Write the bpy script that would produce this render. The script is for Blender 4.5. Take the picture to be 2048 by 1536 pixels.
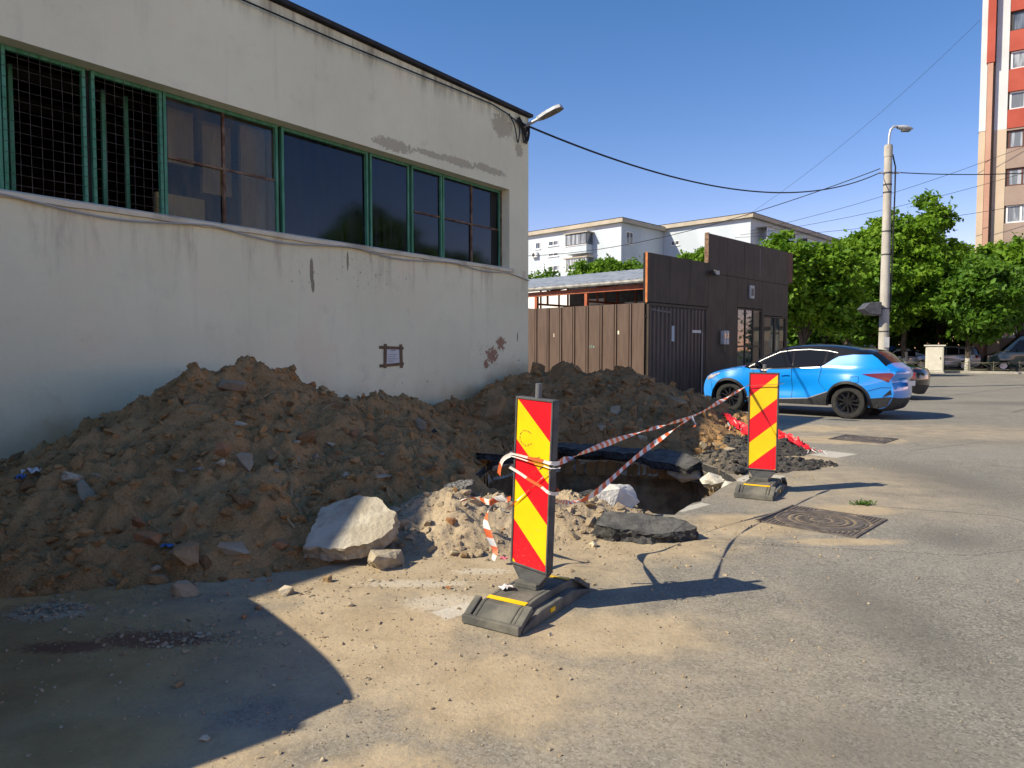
import bpy, bmesh, math, random
import numpy as np
from mathutils import Vector, Matrix, noise as mnoise
from mathutils.geometry import tessellate_polygon, delaunay_2d_cdt

for o in list(bpy.data.objects):
    bpy.data.objects.remove(o)
scene = bpy.context.scene
col = scene.collection
R = math.radians

# ------------------------------------------------------------------ camera
CAM_H = 1.5
FPX = 1420.0                       # focal length in pixels of the 2048 px wide photograph
PITCH = math.atan(68 / FPX)        # the horizon lies 68 px above the picture's centre
cam_d = bpy.data.cameras.new('camera')
cam = bpy.data.objects.new('camera', cam_d)
col.objects.link(cam)
cam.location = (0, 0, CAM_H)
cam.rotation_euler = (math.pi / 2 - PITCH, 0, 0)
cam_d.sensor_width = 36
cam_d.lens = FPX / 2048 * 36
cam_d.clip_end = 3000
cam_d.clip_start = 0.05
scene.camera = cam

# ------------------------------------------------------------------ sky and sun
SUN_AZ = (-0.949, -0.315)          # towards the sun, on the ground
SUN_EL = R(40.5)
world = bpy.data.worlds.new('World')
scene.world = world
world.use_nodes = True
wn = world.node_tree
wn.nodes.clear()
sky = wn.nodes.new('ShaderNodeTexSky')
sky.sky_type = 'NISHITA'
sky.sun_disc = False
sky.sun_elevation = SUN_EL
sky.sun_rotation = math.atan2(SUN_AZ[0], SUN_AZ[1])
sky.altitude = 1500
sky.air_density = 1.0
sky.dust_density = 0.25
sky.ozone_density = 3.0
bg = wn.nodes.new('ShaderNodeBackground')
bg.inputs[1].default_value = 0.137
hsv = wn.nodes.new('ShaderNodeHueSaturation')
hsv.inputs['Saturation'].default_value = 1.31
wo = wn.nodes.new('ShaderNodeOutputWorld')
wn.links.new(sky.outputs[0], hsv.inputs['Color'])
tint = wn.nodes.new('ShaderNodeMix')          # the photograph's warm white balance, the same for the whole sky
tint.data_type = 'RGBA'; tint.blend_type = 'MULTIPLY'
tint.inputs[0].default_value = 1.0
tint.inputs[7].default_value = (1.7, 0.878, 0.785, 1)
wn.links.new(hsv.outputs[0], tint.inputs[6])
wn.links.new(tint.outputs[2], bg.inputs[0])
wn.links.new(bg.outputs[0], wo.inputs[0])
sl = bpy.data.lights.new('sun', 'SUN')
sl.energy = 4.3
sl.angle = R(0.53)
sl.color = (1.0, 0.90, 0.70)
so = bpy.data.objects.new('sun', sl)
col.objects.link(so)
so.location = (-20, -8, 20)
so.rotation_euler = Vector((-SUN_AZ[0] * math.cos(SUN_EL), -SUN_AZ[1] * math.cos(SUN_EL), -math.sin(SUN_EL))).to_track_quat('-Z', 'Y').to_euler()
scene.view_settings.view_transform = 'Standard'
scene.view_settings.look = 'None'
scene.view_settings.exposure = 0.72
scene.view_settings.gamma = 1.0
scene.cycles.max_bounces = 5
scene.cycles.diffuse_bounces = 3
scene.cycles.glossy_bounces = 3
scene.cycles.transmission_bounces = 3
scene.cycles.transparent_max_bounces = 6

# ------------------------------------------------------------------ placing helpers
_fw = Vector((0, math.cos(PITCH), -math.sin(PITCH)))
_up = Vector((0, math.sin(PITCH), math.cos(PITCH)))
_c = Vector((0, 0, CAM_H))
def ray(px, py):
    return Vector((1, 0, 0)) * ((px - 1024) / FPX) + _up * ((768 - py) / FPX) + _fw
def gp(px, py, z=0.0):                 # point of the ground (or of the level z) seen at a photo pixel
    d = ray(px, py)
    return _c + d * ((z - CAM_H) / d.z)
def at(px, py, Y):                     # point at depth Y seen at a photo pixel
    d = ray(px, py)
    return _c + d * (Y / d.y)
def onp(px, py, p0, n):                # point of an upright plane seen at a photo pixel
    d = ray(px, py); n = Vector(n)
    return _c + d * ((Vector(p0) - _c).dot(n) / d.dot(n))

# ------------------------------------------------------------------ numpy value noise
def _h(ix, iy, s):
    n = (ix.astype(np.int64) * 374761393 + iy.astype(np.int64) * 668265263 + s * 982451653) & 0x7fffffff
    n = ((n ^ (n >> 13)) * 1274126177) & 0x7fffffff
    return ((n ^ (n >> 16)) & 0xffff) / 65535.0
def vnoise(x, y, s=0):
    ix, iy = np.floor(x), np.floor(y)
    fx, fy = x - ix, y - iy
    fx = fx * fx * (3 - 2 * fx); fy = fy * fy * (3 - 2 * fy)
    a = _h(ix, iy, s); b = _h(ix + 1, iy, s); c = _h(ix, iy + 1, s); d = _h(ix + 1, iy + 1, s)
    return (a + (b - a) * fx) * (1 - fy) + (c + (d - c) * fx) * fy - 0.5
def fbm(x, y, f, o=4, s=0, g=0.5):
    t = 0; a = 1
    for i in range(o):
        t = t + a * vnoise(x * f, y * f, s + i * 17); f *= 2.03; a *= g
    return t

# ------------------------------------------------------------------ node and material helpers
def nd(nt, t, ins=None, **props):
    n = nt.nodes.new(t)
    for k, v in props.items():
        setattr(n, k, v)
    for k, v in (ins or {}).items():
        if isinstance(v, bpy.types.NodeSocket):
            nt.links.new(v, n.inputs[k])
        else:
            n.inputs[k].default_value = v
    return n
def mth(nt, op, a, b=0.0, clamp=False):
    return nd(nt, 'ShaderNodeMath', {0: a, 1: b}, operation=op, use_clamp=clamp).outputs[0]
def c4(c):
    return c if isinstance(c, bpy.types.NodeSocket) else (c[0], c[1], c[2], 1)
def mixc(nt, f, a, b, blend='MIX'):
    return nd(nt, 'ShaderNodeMix', {0: f, 6: c4(a), 7: c4(b)}, data_type='RGBA', blend_type=blend).outputs[2]
def ramp(nt, v, lo, hi, a=0.0, b=1.0):
    return nd(nt, 'ShaderNodeMapRange', {0: v, 1: lo, 2: hi, 3: a, 4: b}, interpolation_type='SMOOTHSTEP').outputs[0]
def noi(nt, vec, scale, detail=5, rough=0.55, dist=0.0):
    return nd(nt, 'ShaderNodeTexNoise', {'Vector': vec, 'Scale': scale, 'Detail': detail, 'Roughness': rough, 'Distortion': dist}).outputs[0]
def scl(nt, vec, s):
    return nd(nt, 'ShaderNodeVectorMath', {0: vec, 1: s}, operation='MULTIPLY').outputs[0]
def blob(nt, vec, c, r, nz, amp, soft=0.15):
    p = nd(nt, 'ShaderNodeVectorMath', {0: vec, 1: c}, operation='SUBTRACT').outputs[0]
    p = scl(nt, p, tuple(1.0 / k for k in r))
    l = nd(nt, 'ShaderNodeVectorMath', {0: p}, operation='LENGTH').outputs['Value']
    v = mth(nt, 'ADD', mth(nt, 'SUBTRACT', 1.0, l), mth(nt, 'MULTIPLY', mth(nt, 'SUBTRACT', nz, 0.5), amp))
    return ramp(nt, v, 0.0, soft)
def new_mat(name):
    m = bpy.data.materials.new(name)
    m.use_nodes = True
    nt = m.node_tree
    return m, nt, nt.nodes['Principled BSDF']
def mk(name, c1, c2=None, rough=0.8, scale=6, detail=6, lo=0.35, hi=0.65, bump=0.0, bscale=40, metal=0.0, spec=0.4, coat=0.0, stretch=None):
    m, nt, p = new_mat(name)
    tc = nd(nt, 'ShaderNodeTexCoord').outputs['Object']
    if stretch: tc = scl(nt, tc, stretch)
    if c2:
        f = ramp(nt, noi(nt, tc, scale, detail), lo, hi)
        nt.links.new(mixc(nt, f, c1, c2), p.inputs['Base Color'])
    else:
        p.inputs['Base Color'].default_value = c4(c1)
    p.inputs['Roughness'].default_value = rough
    p.inputs['Metallic'].default_value = metal
    p.inputs['Specular IOR Level'].default_value = spec
    p.inputs['Coat Weight'].default_value = coat
    p.inputs['Coat Roughness'].default_value = 0.04
    if bump:
        b = nd(nt, 'ShaderNodeBump', {'Strength': bump, 'Distance': 0.02, 'Height': noi(nt, tc, bscale, 5)})
        nt.links.new(b.outputs[0], p.inputs['Normal'])
    return m

# ------------------------------------------------------------------ mesh helpers
class MB:
    def __init__(self):
        self.v = []; self.f = []; self.m = []
    def add(self, vs, fs, mi=0):
        k = len(self.v)
        self.v += [tuple(p) for p in vs]
        self.f += [tuple(i + k for i in f) for f in fs]
        self.m += [mi] * len(fs)
        return self
    def box(self, x0, x1, y0, y1, z0, z1, mi=0):
        return self.add([(x0, y0, z0), (x1, y0, z0), (x1, y1, z0), (x0, y1, z0), (x0, y0, z1), (x1, y0, z1), (x1, y1, z1), (x0, y1, z1)],
                        [(0, 3, 2, 1), (4, 5, 6, 7), (0, 1, 5, 4), (1, 2, 6, 5), (2, 3, 7, 6), (3, 0, 4, 7)], mi)
    def prism(self, poly, f0, f1, mi=0):          # poly: 2D points; f0/f1 map them to the two end faces
        n = len(poly)
        a = [f0(*p) for p in poly]; b = [f1(*p) for p in poly]
        fs = [tuple(range(n))[::-1], tuple(range(n, 2 * n))] + [(i, (i + 1) % n, n + (i + 1) % n, n + i) for i in range(n)]
        return self.add(a + b, fs, mi)
    def bar(self, a, b, w, h=None, mi=0):          # square bar from a to b
        a = Vector(a); b = Vector(b); h = h or w
        d = (b - a).normalized()
        s = d.cross(Vector((0, 0, 1)))
        if s.length < 1e-4: s = Vector((1, 0, 0))
        s.normalize(); u = s.cross(d)
        q = [s * w / 2 + u * h / 2, -s * w / 2 + u * h / 2, -s * w / 2 - u * h / 2, s * w / 2 - u * h / 2]
        return self.add([a + k for k in q] + [b + k for k in q], [(3, 2, 1, 0), (4, 5, 6, 7), (0, 1, 5, 4), (1, 2, 6, 5), (2, 3, 7, 6), (3, 0, 4, 7)], mi)
    def tube(self, pts, r, n=8, mi=0, cap=True):
        pts = [Vector(p) for p in pts]
        rr = r if isinstance(r, (list, tuple)) else [r] * len(pts)
        k = len(self.v); ref = None
        for i, p in enumerate(pts):
            d = (pts[min(i + 1, len(pts) - 1)] - pts[max(i - 1, 0)]).normalized()
            if ref is None:
                ref = d.cross(Vector((0, 0, 1)))
                if ref.length < 1e-3: ref = Vector((1, 0, 0))
            s = (ref - d * ref.dot(d)).normalized(); u = d.cross(s); ref = s
            for j in range(n):
                a = 2 * math.pi * j / n
                self.v.append(tuple(p + (s * math.cos(a) + u * math.sin(a)) * rr[i]))
        for i in range(len(pts) - 1):
            for j in range(n):
                a = k + i * n + j; b = k + i * n + (j + 1) % n
                self.f.append((a, b, b + n, a + n)); self.m.append(mi)
        if cap:
            self.f.append(tuple(k + j for j in range(n))[::-1]); self.m.append(mi)
            e = k + (len(pts) - 1) * n
            self.f.append(tuple(e + j for j in range(n))); self.m.append(mi)
        return self
    def lathe(self, prof, n=24, mp=lambda x, y, z: (x, y, z), mi=0):
        k = len(self.v)
        for (r, z) in prof:
            for j in range(n):
                a = 2 * math.pi * j / n
                self.v.append(tuple(mp(r * math.cos(a), r * math.sin(a), z)))
        for i in range(len(prof) - 1):
            for j in range(n):
                a = k + i * n + j; b = k + i * n + (j + 1) % n
                self.f.append((a, b, b + n, a + n)); self.m.append(mi)
        return self
    def grid(self, P, mi=0):                       # P[i][j] points
        k = len(self.v); h = len(P); w = len(P[0])
        for r in P: self.v += [tuple(p) for p in r]
        for i in range(h - 1):
            for j in range(w - 1):
                a = k + i * w + j
                self.f.append((a, a + 1, a + w + 1, a + w)); self.m.append(mi)
        return self
    def out(self, name, mats, parent=None, smooth=None, bevel=0, loc=None, rz=0, fixn=False):
        me = bpy.data.meshes.new(name)
        me.from_pydata(self.v, [], self.f)
        if not isinstance(mats, (list, tuple)): mats = [mats]
        for m in mats: me.materials.append(m)
        if len(mats) > 1: me.polygons.foreach_set('material_index', self.m)
        if fixn:
            bm = bmesh.new(); bm.from_mesh(me); bmesh.ops.recalc_face_normals(bm, faces=bm.faces); bm.to_mesh(me); bm.free()
        if smooth is not None:
            me.polygons.foreach_set('use_smooth', [True] * len(me.polygons))
            me.set_sharp_from_angle(angle=R(smooth))
        me.update()
        o = bpy.data.objects.new(name, me)
        col.objects.link(o)
        if parent: o.parent = parent
        if loc is not None: o.location = loc
        o.rotation_euler.z = rz
        if bevel:
            b = o.modifiers.new('bevel', 'BEVEL'); b.width = bevel; b.segments = 2; b.limit_method = 'ANGLE'
        return o
def np_mesh(name, V, F, mats, parent=None, smooth=False):
    me = bpy.data.meshes.new(name)
    V = np.asarray(V, np.float32); F = np.asarray(F, np.int32)
    me.vertices.add(len(V)); me.vertices.foreach_set('co', V.ravel())
    k = F.shape[1]
    me.loops.add(F.size); me.loops.foreach_set('vertex_index', F.ravel())
    me.polygons.add(len(F)); me.polygons.foreach_set('loop_start', np.arange(0, F.size, k, dtype=np.int32))
    me.polygons.foreach_set('loop_total', np.full(len(F), k, np.int32))
    me.polygons.foreach_set('use_smooth', np.full(len(F), smooth, bool))
    for m in (mats if isinstance(mats, (list, tuple)) else [mats]): me.materials.append(m)
    me.update(calc_edges=True)
    o = bpy.data.objects.new(name, me)
    col.objects.link(o)
    if parent: o.parent = parent
    return o
def tag(o, label, cat, group=None):
    o['label'] = label; o['category'] = cat
    if group: o['group'] = group
    return o
def thing(name, label, cat, loc=(0, 0, 0), rz=0.0, group=None):
    o = bpy.data.objects.new(name, None)
    o.empty_display_size = 0.2
    col.objects.link(o)
    o.location = loc; o.rotation_euler.z = rz
    return tag(o, label, cat, group)
def struct(o):
    o['kind'] = 'structure'; return o
def copy_tree(o, parent=None):
    c = o.copy(); col.objects.link(c); c.parent = parent
    for ch in o.children: copy_tree(ch, c)
    return c

# ------------------------------------------------------------------ frames of the place
WD = Vector((0.595, 0.804, 0)).normalized()        # along the white wall, away from the camera
WN = Vector((WD.y, -WD.x, 0))                      # out of the white wall
WC = Vector((0.31, 13.578, 0))                     # its far corner
W_RZ = math.atan2(WD.y, WD.x)
def wl(P):                                         # world -> wall coordinates (x along, v out of the wall)
    q = Vector((P[0], P[1], 0)) - WC
    return q.dot(WD), q.dot(WN)
def lw(x, v, z=0.0):
    return WC + WD * x + WN * v + Vector((0, 0, z))
FX = Vector((0.691, 0.723, 0)).normalized()        # along the brown shop front
FY = Vector((-FX.y, FX.x, 0))
F0 = Vector((3.73, 19.75, 0))
F_RZ = math.atan2(FX.y, FX.x)
# the dug hole, counter-clockwise in plan
PIT = [(-0.15, 7.25), (0.75, 6.75), (1.46, 6.40), (2.02, 7.25), (2.58, 8.12), (2.62, 8.9), (2.42, 9.75), (1.6, 10.1), (0.75, 10.3), (-0.25, 9.7), (-0.45, 8.4)]

# ------------------------------------------------------------------ ground
def ground_material():
    m, nt, p = new_mat('asphalt_with_sand')
    pos = nd(nt, 'ShaderNodeNewGeometry').outputs['Position']
    big = noi(nt, pos, 0.45, 5, 0.6)
    mid = noi(nt, pos, 3.2, 8, 0.68)
    fine = noi(nt, pos, 34, 6, 0.7)
    agg = nd(nt, 'ShaderNodeTexVoronoi', {'Vector': pos, 'Scale': 95.0}).outputs['Color']
    aggv = nd(nt, 'ShaderNodeSeparateColor', {0: agg}).outputs[0]
    a = mixc(nt, ramp(nt, mid, 0.3, 0.7), (0.165, 0.155, 0.131), (0.228, 0.213, 0.178))
    a = mixc(nt, ramp(nt, big, 0.38, 0.66, 0.0, 0.55), a, (0.28, 0.255, 0.212))
    a = mixc(nt, ramp(nt, aggv, 0.55, 1.0, 0.0, 0.55), a, (0.37, 0.345, 0.30))
    a = mixc(nt, ramp(nt, aggv, 0.28, 0.0, 0.0, 0.62), a, (0.075, 0.073, 0.07))
    def many(lst, nz, amp, soft):
        t = None
        for (x, y, rx, ry) in lst:
            b = blob(nt, pos, (x, y, 0), (rx, ry, 1), nz, amp, soft)
            t = b if t is None else mth(nt, 'MAXIMUM', t, b)
        return t
    # tyre-darkened and patched places
    dark = many([(2.1, 3.9, 0.45, 1.3), (3.5, 5.6, 0.5, 0.6), (1.3, 2.6, 0.8, 0.5), (9.5, 11.5, 3.5, 0.5), (5.0, 8.2, 0.8, 2.0), (14, 20, 3, 1.2)], mid, 1.5, 0.9)
    a = mixc(nt, mth(nt, 'MULTIPLY', dark, 0.55), a, (0.105, 0.1, 0.092))
    # trodden sand and dust
    sand = many([(-1.4, 4.9, 2.2, 1.1), (-0.3, 5.0, 1.6, 0.9), (0.9, 5.5, 1.1, 0.7), (2.05, 6.05, 0.75, 0.55), (-0.9, 3.6, 0.9, 0.9), (0.5, 3.7, 0.75, 0.42),
                 (-1.5, 2.55, 1.0, 0.35), (-0.1, 3.05, 0.55, 0.55), (-0.45, 2.35, 0.5, 0.35), (-3.0, 3.7, 2.0, 1.7), (-1.9, 3.3, 1.2, 1.0), (3.5, 9.8, 1.2, 0.8), (5.5, 11.8, 1.4, 0.7), (5.2, 13.6, 2.0, 0.8),
                 (2.6, 5.5, 0.6, 0.14), (2.0, 15.0, 3, 2), (3.2, 6.6, 0.6, 0.3)], mid, 1.1, 0.55)
    sand = mth(nt, 'MULTIPLY', sand, ramp(nt, fine, 0.22, 0.6, 0.35, 1.0))
    sc = mixc(nt, ramp(nt, mid, 0.3, 0.7), (0.36, 0.275, 0.17), (0.46, 0.365, 0.24))
    sc = mixc(nt, ramp(nt, aggv, 0.8, 1.0, 0.0, 0.35), sc, (0.25, 0.2, 0.15))
    a = mixc(nt, sand, a, sc)
    veil = many([(-0.4, 3.7, 3.3, 2.2), (0.3, 5.6, 2.6, 1.4), (3.6, 8.0, 2.2, 2.6), (7.5, 13.0, 5.0, 2.5)], big, 0.8, 0.9)
    veil = mth(nt, 'MULTIPLY', veil, ramp(nt, mid, 0.25, 0.75, 0.25, 0.62))
    a = mixc(nt, veil, a, sc)
    ve = nd(nt, 'ShaderNodeTexVoronoi', {'Vector': nd(nt, 'ShaderNodeVectorMath', {0: pos, 1: scl(nt, nd(nt, 'ShaderNodeTexNoise', {'Vector': pos, 'Scale': 2.0, 'Detail': 4.0}).outputs['Color'], (0.5, 0.5, 0.0))}, operation='ADD').outputs[0], 'Scale': 0.55}, feature='DISTANCE_TO_EDGE').outputs[0]
    crk = mth(nt, 'MULTIPLY', ramp(nt, ve, 0.009, 0.003), ramp(nt, noi(nt, pos, 0.6, 2), 0.5, 0.6, 0.0, 0.16))
    a = mixc(nt, crk, a, (0.07, 0.06, 0.05))
    mud_or_shade_warmth = many([(-2.4, 3.3, 1.6, 1.2), (-1.7, 2.6, 0.7, 0.5), (-3.0, 4.2, 1.4, 0.7)], mid, 0.7, 0.7)  # trodden earth, its colour reddened to cancel the blue of the shadow here
    a = mixc(nt, mth(nt, 'MULTIPLY', mud_or_shade_warmth, 0.9), a, mixc(nt, ramp(nt, mid, 0.35, 0.65), (0.36, 0.22, 0.085), (0.46, 0.295, 0.125)))
    # wet mud and crushed red brick under the parked car's shadow
    red = many([(-1.85, 3.62, 0.42, 0.14), (-2.25, 3.52, 0.3, 0.1)], fine, 1.6, 0.5)
    a = mixc(nt, mth(nt, 'MULTIPLY', red, 0.75), a, (0.17, 0.06, 0.04))
    wht = many([(-2.66, 4.02, 0.26, 0.16), (-0.38, 4.15, 0.3, 0.16), (-0.62, 4.5, 0.4, 0.09), (-0.2, 4.75, 0.22, 0.08)], fine, 2.3, 0.35)
    a = mixc(nt, mth(nt, 'MULTIPLY', wht, 0.5), a, (0.55, 0.5, 0.41))
    # worn white road paint
    def rect(cx, cy, hx, hy, rz):
        q = nd(nt, 'ShaderNodeVectorMath', {0: pos, 1: (cx, cy, 0)}, operation='SUBTRACT').outputs[0]
        q = nd(nt, 'ShaderNodeVectorRotate', {'Vector': q, 'Angle': -rz}, rotation_type='Z_AXIS').outputs[0]
        s = nd(nt, 'ShaderNodeSeparateXYZ', {0: q})
        mx = mth(nt, 'SUBTRACT', hx, mth(nt, 'ABSOLUTE', s.outputs[0]))
        my = mth(nt, 'SUBTRACT', hy, mth(nt, 'ABSOLUTE', s.outputs[1]))
        v = mth(nt, 'ADD', mth(nt, 'MINIMUM', mx, my), mth(nt, 'MULTIPLY', mth(nt, 'SUBTRACT', fine, 0.5), 0.09))
        return ramp(nt, v, 0.0, 0.012)
    pt = rect(4.62, 10.15, 0.2, 0.3, -0.9)
    for r in ((1.72, 6.72, 0.25, 0.06, 0.75), (2.9, 8.25, 0.2, 0.35, -0.65), (-0.32, 4.02, 0.13, 0.08, 0.7)):
        pt = mth(nt, 'MAXIMUM', pt, rect(*r))
    a = mixc(nt, mth(nt, 'MULTIPLY', pt, 0.7), a, (0.55, 0.52, 0.45))
    # cracks and the joints of old patches
    def seg(x0, y0, x1, y1, w):
        L = math.hypot(x1 - x0, y1 - y0)
        return rect((x0 + x1) / 2, (y0 + y1) / 2, L / 2, w, math.atan2(y1 - y0, x1 - x0))
    ck = seg(3.3, 6.85, 4.45, 6.35, 0.02)
    for s in ((4.45, 6.35, 4.6, 5.5, 0.015), (1.5, 5.5, 3.35, 5.12, 0.012), (3.35, 5.12, 4.6, 5.5, 0.012), (5.9, 10.5, 7.8, 11.6, 0.02), (12, 17, 26, 30, 0.05), (8, 13.3, 12, 13.0, 0.03)):
        ck = mth(nt, 'MAXIMUM', ck, seg(*s))
    a = mixc(nt, mth(nt, 'MULTIPLY', ck, 0.6), a, (0.07, 0.063, 0.055))
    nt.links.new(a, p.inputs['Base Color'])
    p.inputs['Roughness'].default_value = 0.92
    p.inputs['Specular IOR Level'].default_value = 0.25
    hgt = mth(nt, 'ADD', mth(nt, 'MULTIPLY', aggv, 0.5), mth(nt, 'ADD', fine, mth(nt, 'MULTIPLY', mid, 2.0)))
    b = nd(nt, 'ShaderNodeBump', {'Strength': 0.55, 'Distance': 0.012, 'Height': hgt})
    nt.links.new(b.outputs[0], p.inputs['Normal'])
    return m
M_GROUND = ground_material()

def densify(poly, step, amp, seed):
    rnd = random.Random(seed); out = []
    n = len(poly)
    for i in range(n):
        a = Vector(poly[i]); b = Vector(poly[(i + 1) % n])
        k = max(1, int((b - a).length / step))
        for j in range(k):
            q = a.lerp(b, j / k)
            out.append((q.x + rnd.uniform(-amp, amp), q.y + rnd.uniform(-amp, amp)))
    return out
pit_ring = densify(PIT, 0.13, 0.025, 3)
def ring_out(name, rings, mat, parent=None, flip=False):
    mb = MB(); n = len(rings[0])
    for i in range(len(rings) - 1):
        for j in range(n):
            k = (j + 1) % n
            mb.add([rings[i][j], rings[i][k], rings[i + 1][k], rings[i + 1][j]], [(0, 1, 2, 3)])
    return mb.out(name, mat, parent)
S = 900
outer = [Vector((-S, -S, 0)), Vector((S, -S, 0)), Vector((S, S, 0)), Vector((-S, S, 0))]
hole = [Vector((x, y, 0)) for x, y in pit_ring]
tri = tessellate_polygon([outer, hole])
gm = MB(); gm.add(outer + hole, [t for t in tri])
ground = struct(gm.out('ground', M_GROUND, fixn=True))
if ground.data.polygons[0].normal.z < 0:
    ground.data.flip_normals()

M_CUT = mk('asphalt_cut', (0.018, 0.018, 0.019), (0.05, 0.048, 0.046), 0.75, 25, 6, bump=0.9, bscale=60)
M_CONC = mk('old_concrete', (0.42, 0.39, 0.33), (0.58, 0.55, 0.49), 0.9, 7, 8, bump=0.7, bscale=30)
M_EARTH = mk('pit_earth', (0.16, 0.105, 0.06), (0.30, 0.215, 0.125), 0.95, 5, 8, bump=1.0, bscale=18)
cen = Vector((1.1, 8.4))
def inset(ring, dist, z, amp, seed):
    rnd = random.Random(seed); out = []
    for (x, y) in ring:
        q = Vector((x, y)); d = (cen - q).normalized()
        k = dist + rnd.uniform(-amp, amp)
        out.append((q.x + d.x * k, q.y + d.y * k, z + rnd.uniform(-amp, amp) * 0.5 * (z < -0.02)))
    return out
top_ring = [(x, y, 0.0) for x, y in pit_ring]
r1 = inset(pit_ring, 0.015, -0.085, 0.015, 1)
pit = struct(ring_out('pit', [inset(pit_ring, 0.0, -0.27, 0.05, 6), inset(pit_ring, -0.06, -0.45, 0.05, 7), inset(pit_ring, 0.02, -0.65, 0.06, 8), inset(pit_ring, 0.12, -0.9, 0.08, 9), inset(pit_ring, 0.3, -1.25, 0.1, 10)], M_EARTH))
fl = inset(pit_ring, 0.3, -1.25, 0.1, 10)
pf = MB(); pf.add(fl + [(cen.x, cen.y, -1.3)], [(i, (i + 1) % len(fl), len(fl)) for i in range(len(fl))])
pf.out('pit_floor', M_EARTH, pit)
ring_out('asphalt_layer', [top_ring, r1], M_CUT, pit)
ring_out('concrete_layer', [r1, inset(pit_ring, -0.01, -0.13, 0.03, 4), inset(pit_ring, -0.03, -0.2, 0.04, 5), inset(pit_ring, 0.0, -0.27, 0.05, 6)], M_CONC, pit)

# verge, kerb and parking strip across the street
VD = Vector((0.88, -0.475, 0)).normalized(); VN = Vector((-VD.y, VD.x, 0))
V0 = Vector((29.2, 45.9, 0)); V_RZ = math.atan2(VD.y, VD.x)
M_GRASS = mk('verge_grass', (0.055, 0.075, 0.022), (0.16, 0.15, 0.06), 0.95, 1.5, 8, bump=1.0, bscale=30)
M_KERB = mk('kerb_stone', (0.3, 0.28, 0.24), (0.42, 0.39, 0.33), 0.9, 2)
struct(MB().box(-70, 60, 0.15, 3.2, 0.0, 0.13).out('verge', M_GRASS, loc=V0, rz=V_RZ))
kb = struct(MB().box(-70, 60, -0.03, 0.15, 0.0, 0.15).out('kerb', M_KERB, loc=V0, rz=V_RZ))
M_PARK = mk('parking_asphalt', (0.1, 0.095, 0.085), (0.17, 0.16, 0.14), 0.9, 1.2, bump=0.3)
struct(MB().box(-70, 60, 3.2, 14.0, 0.0, 0.10).out('parking_strip', M_PARK, loc=V0, rz=V_RZ))

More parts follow.
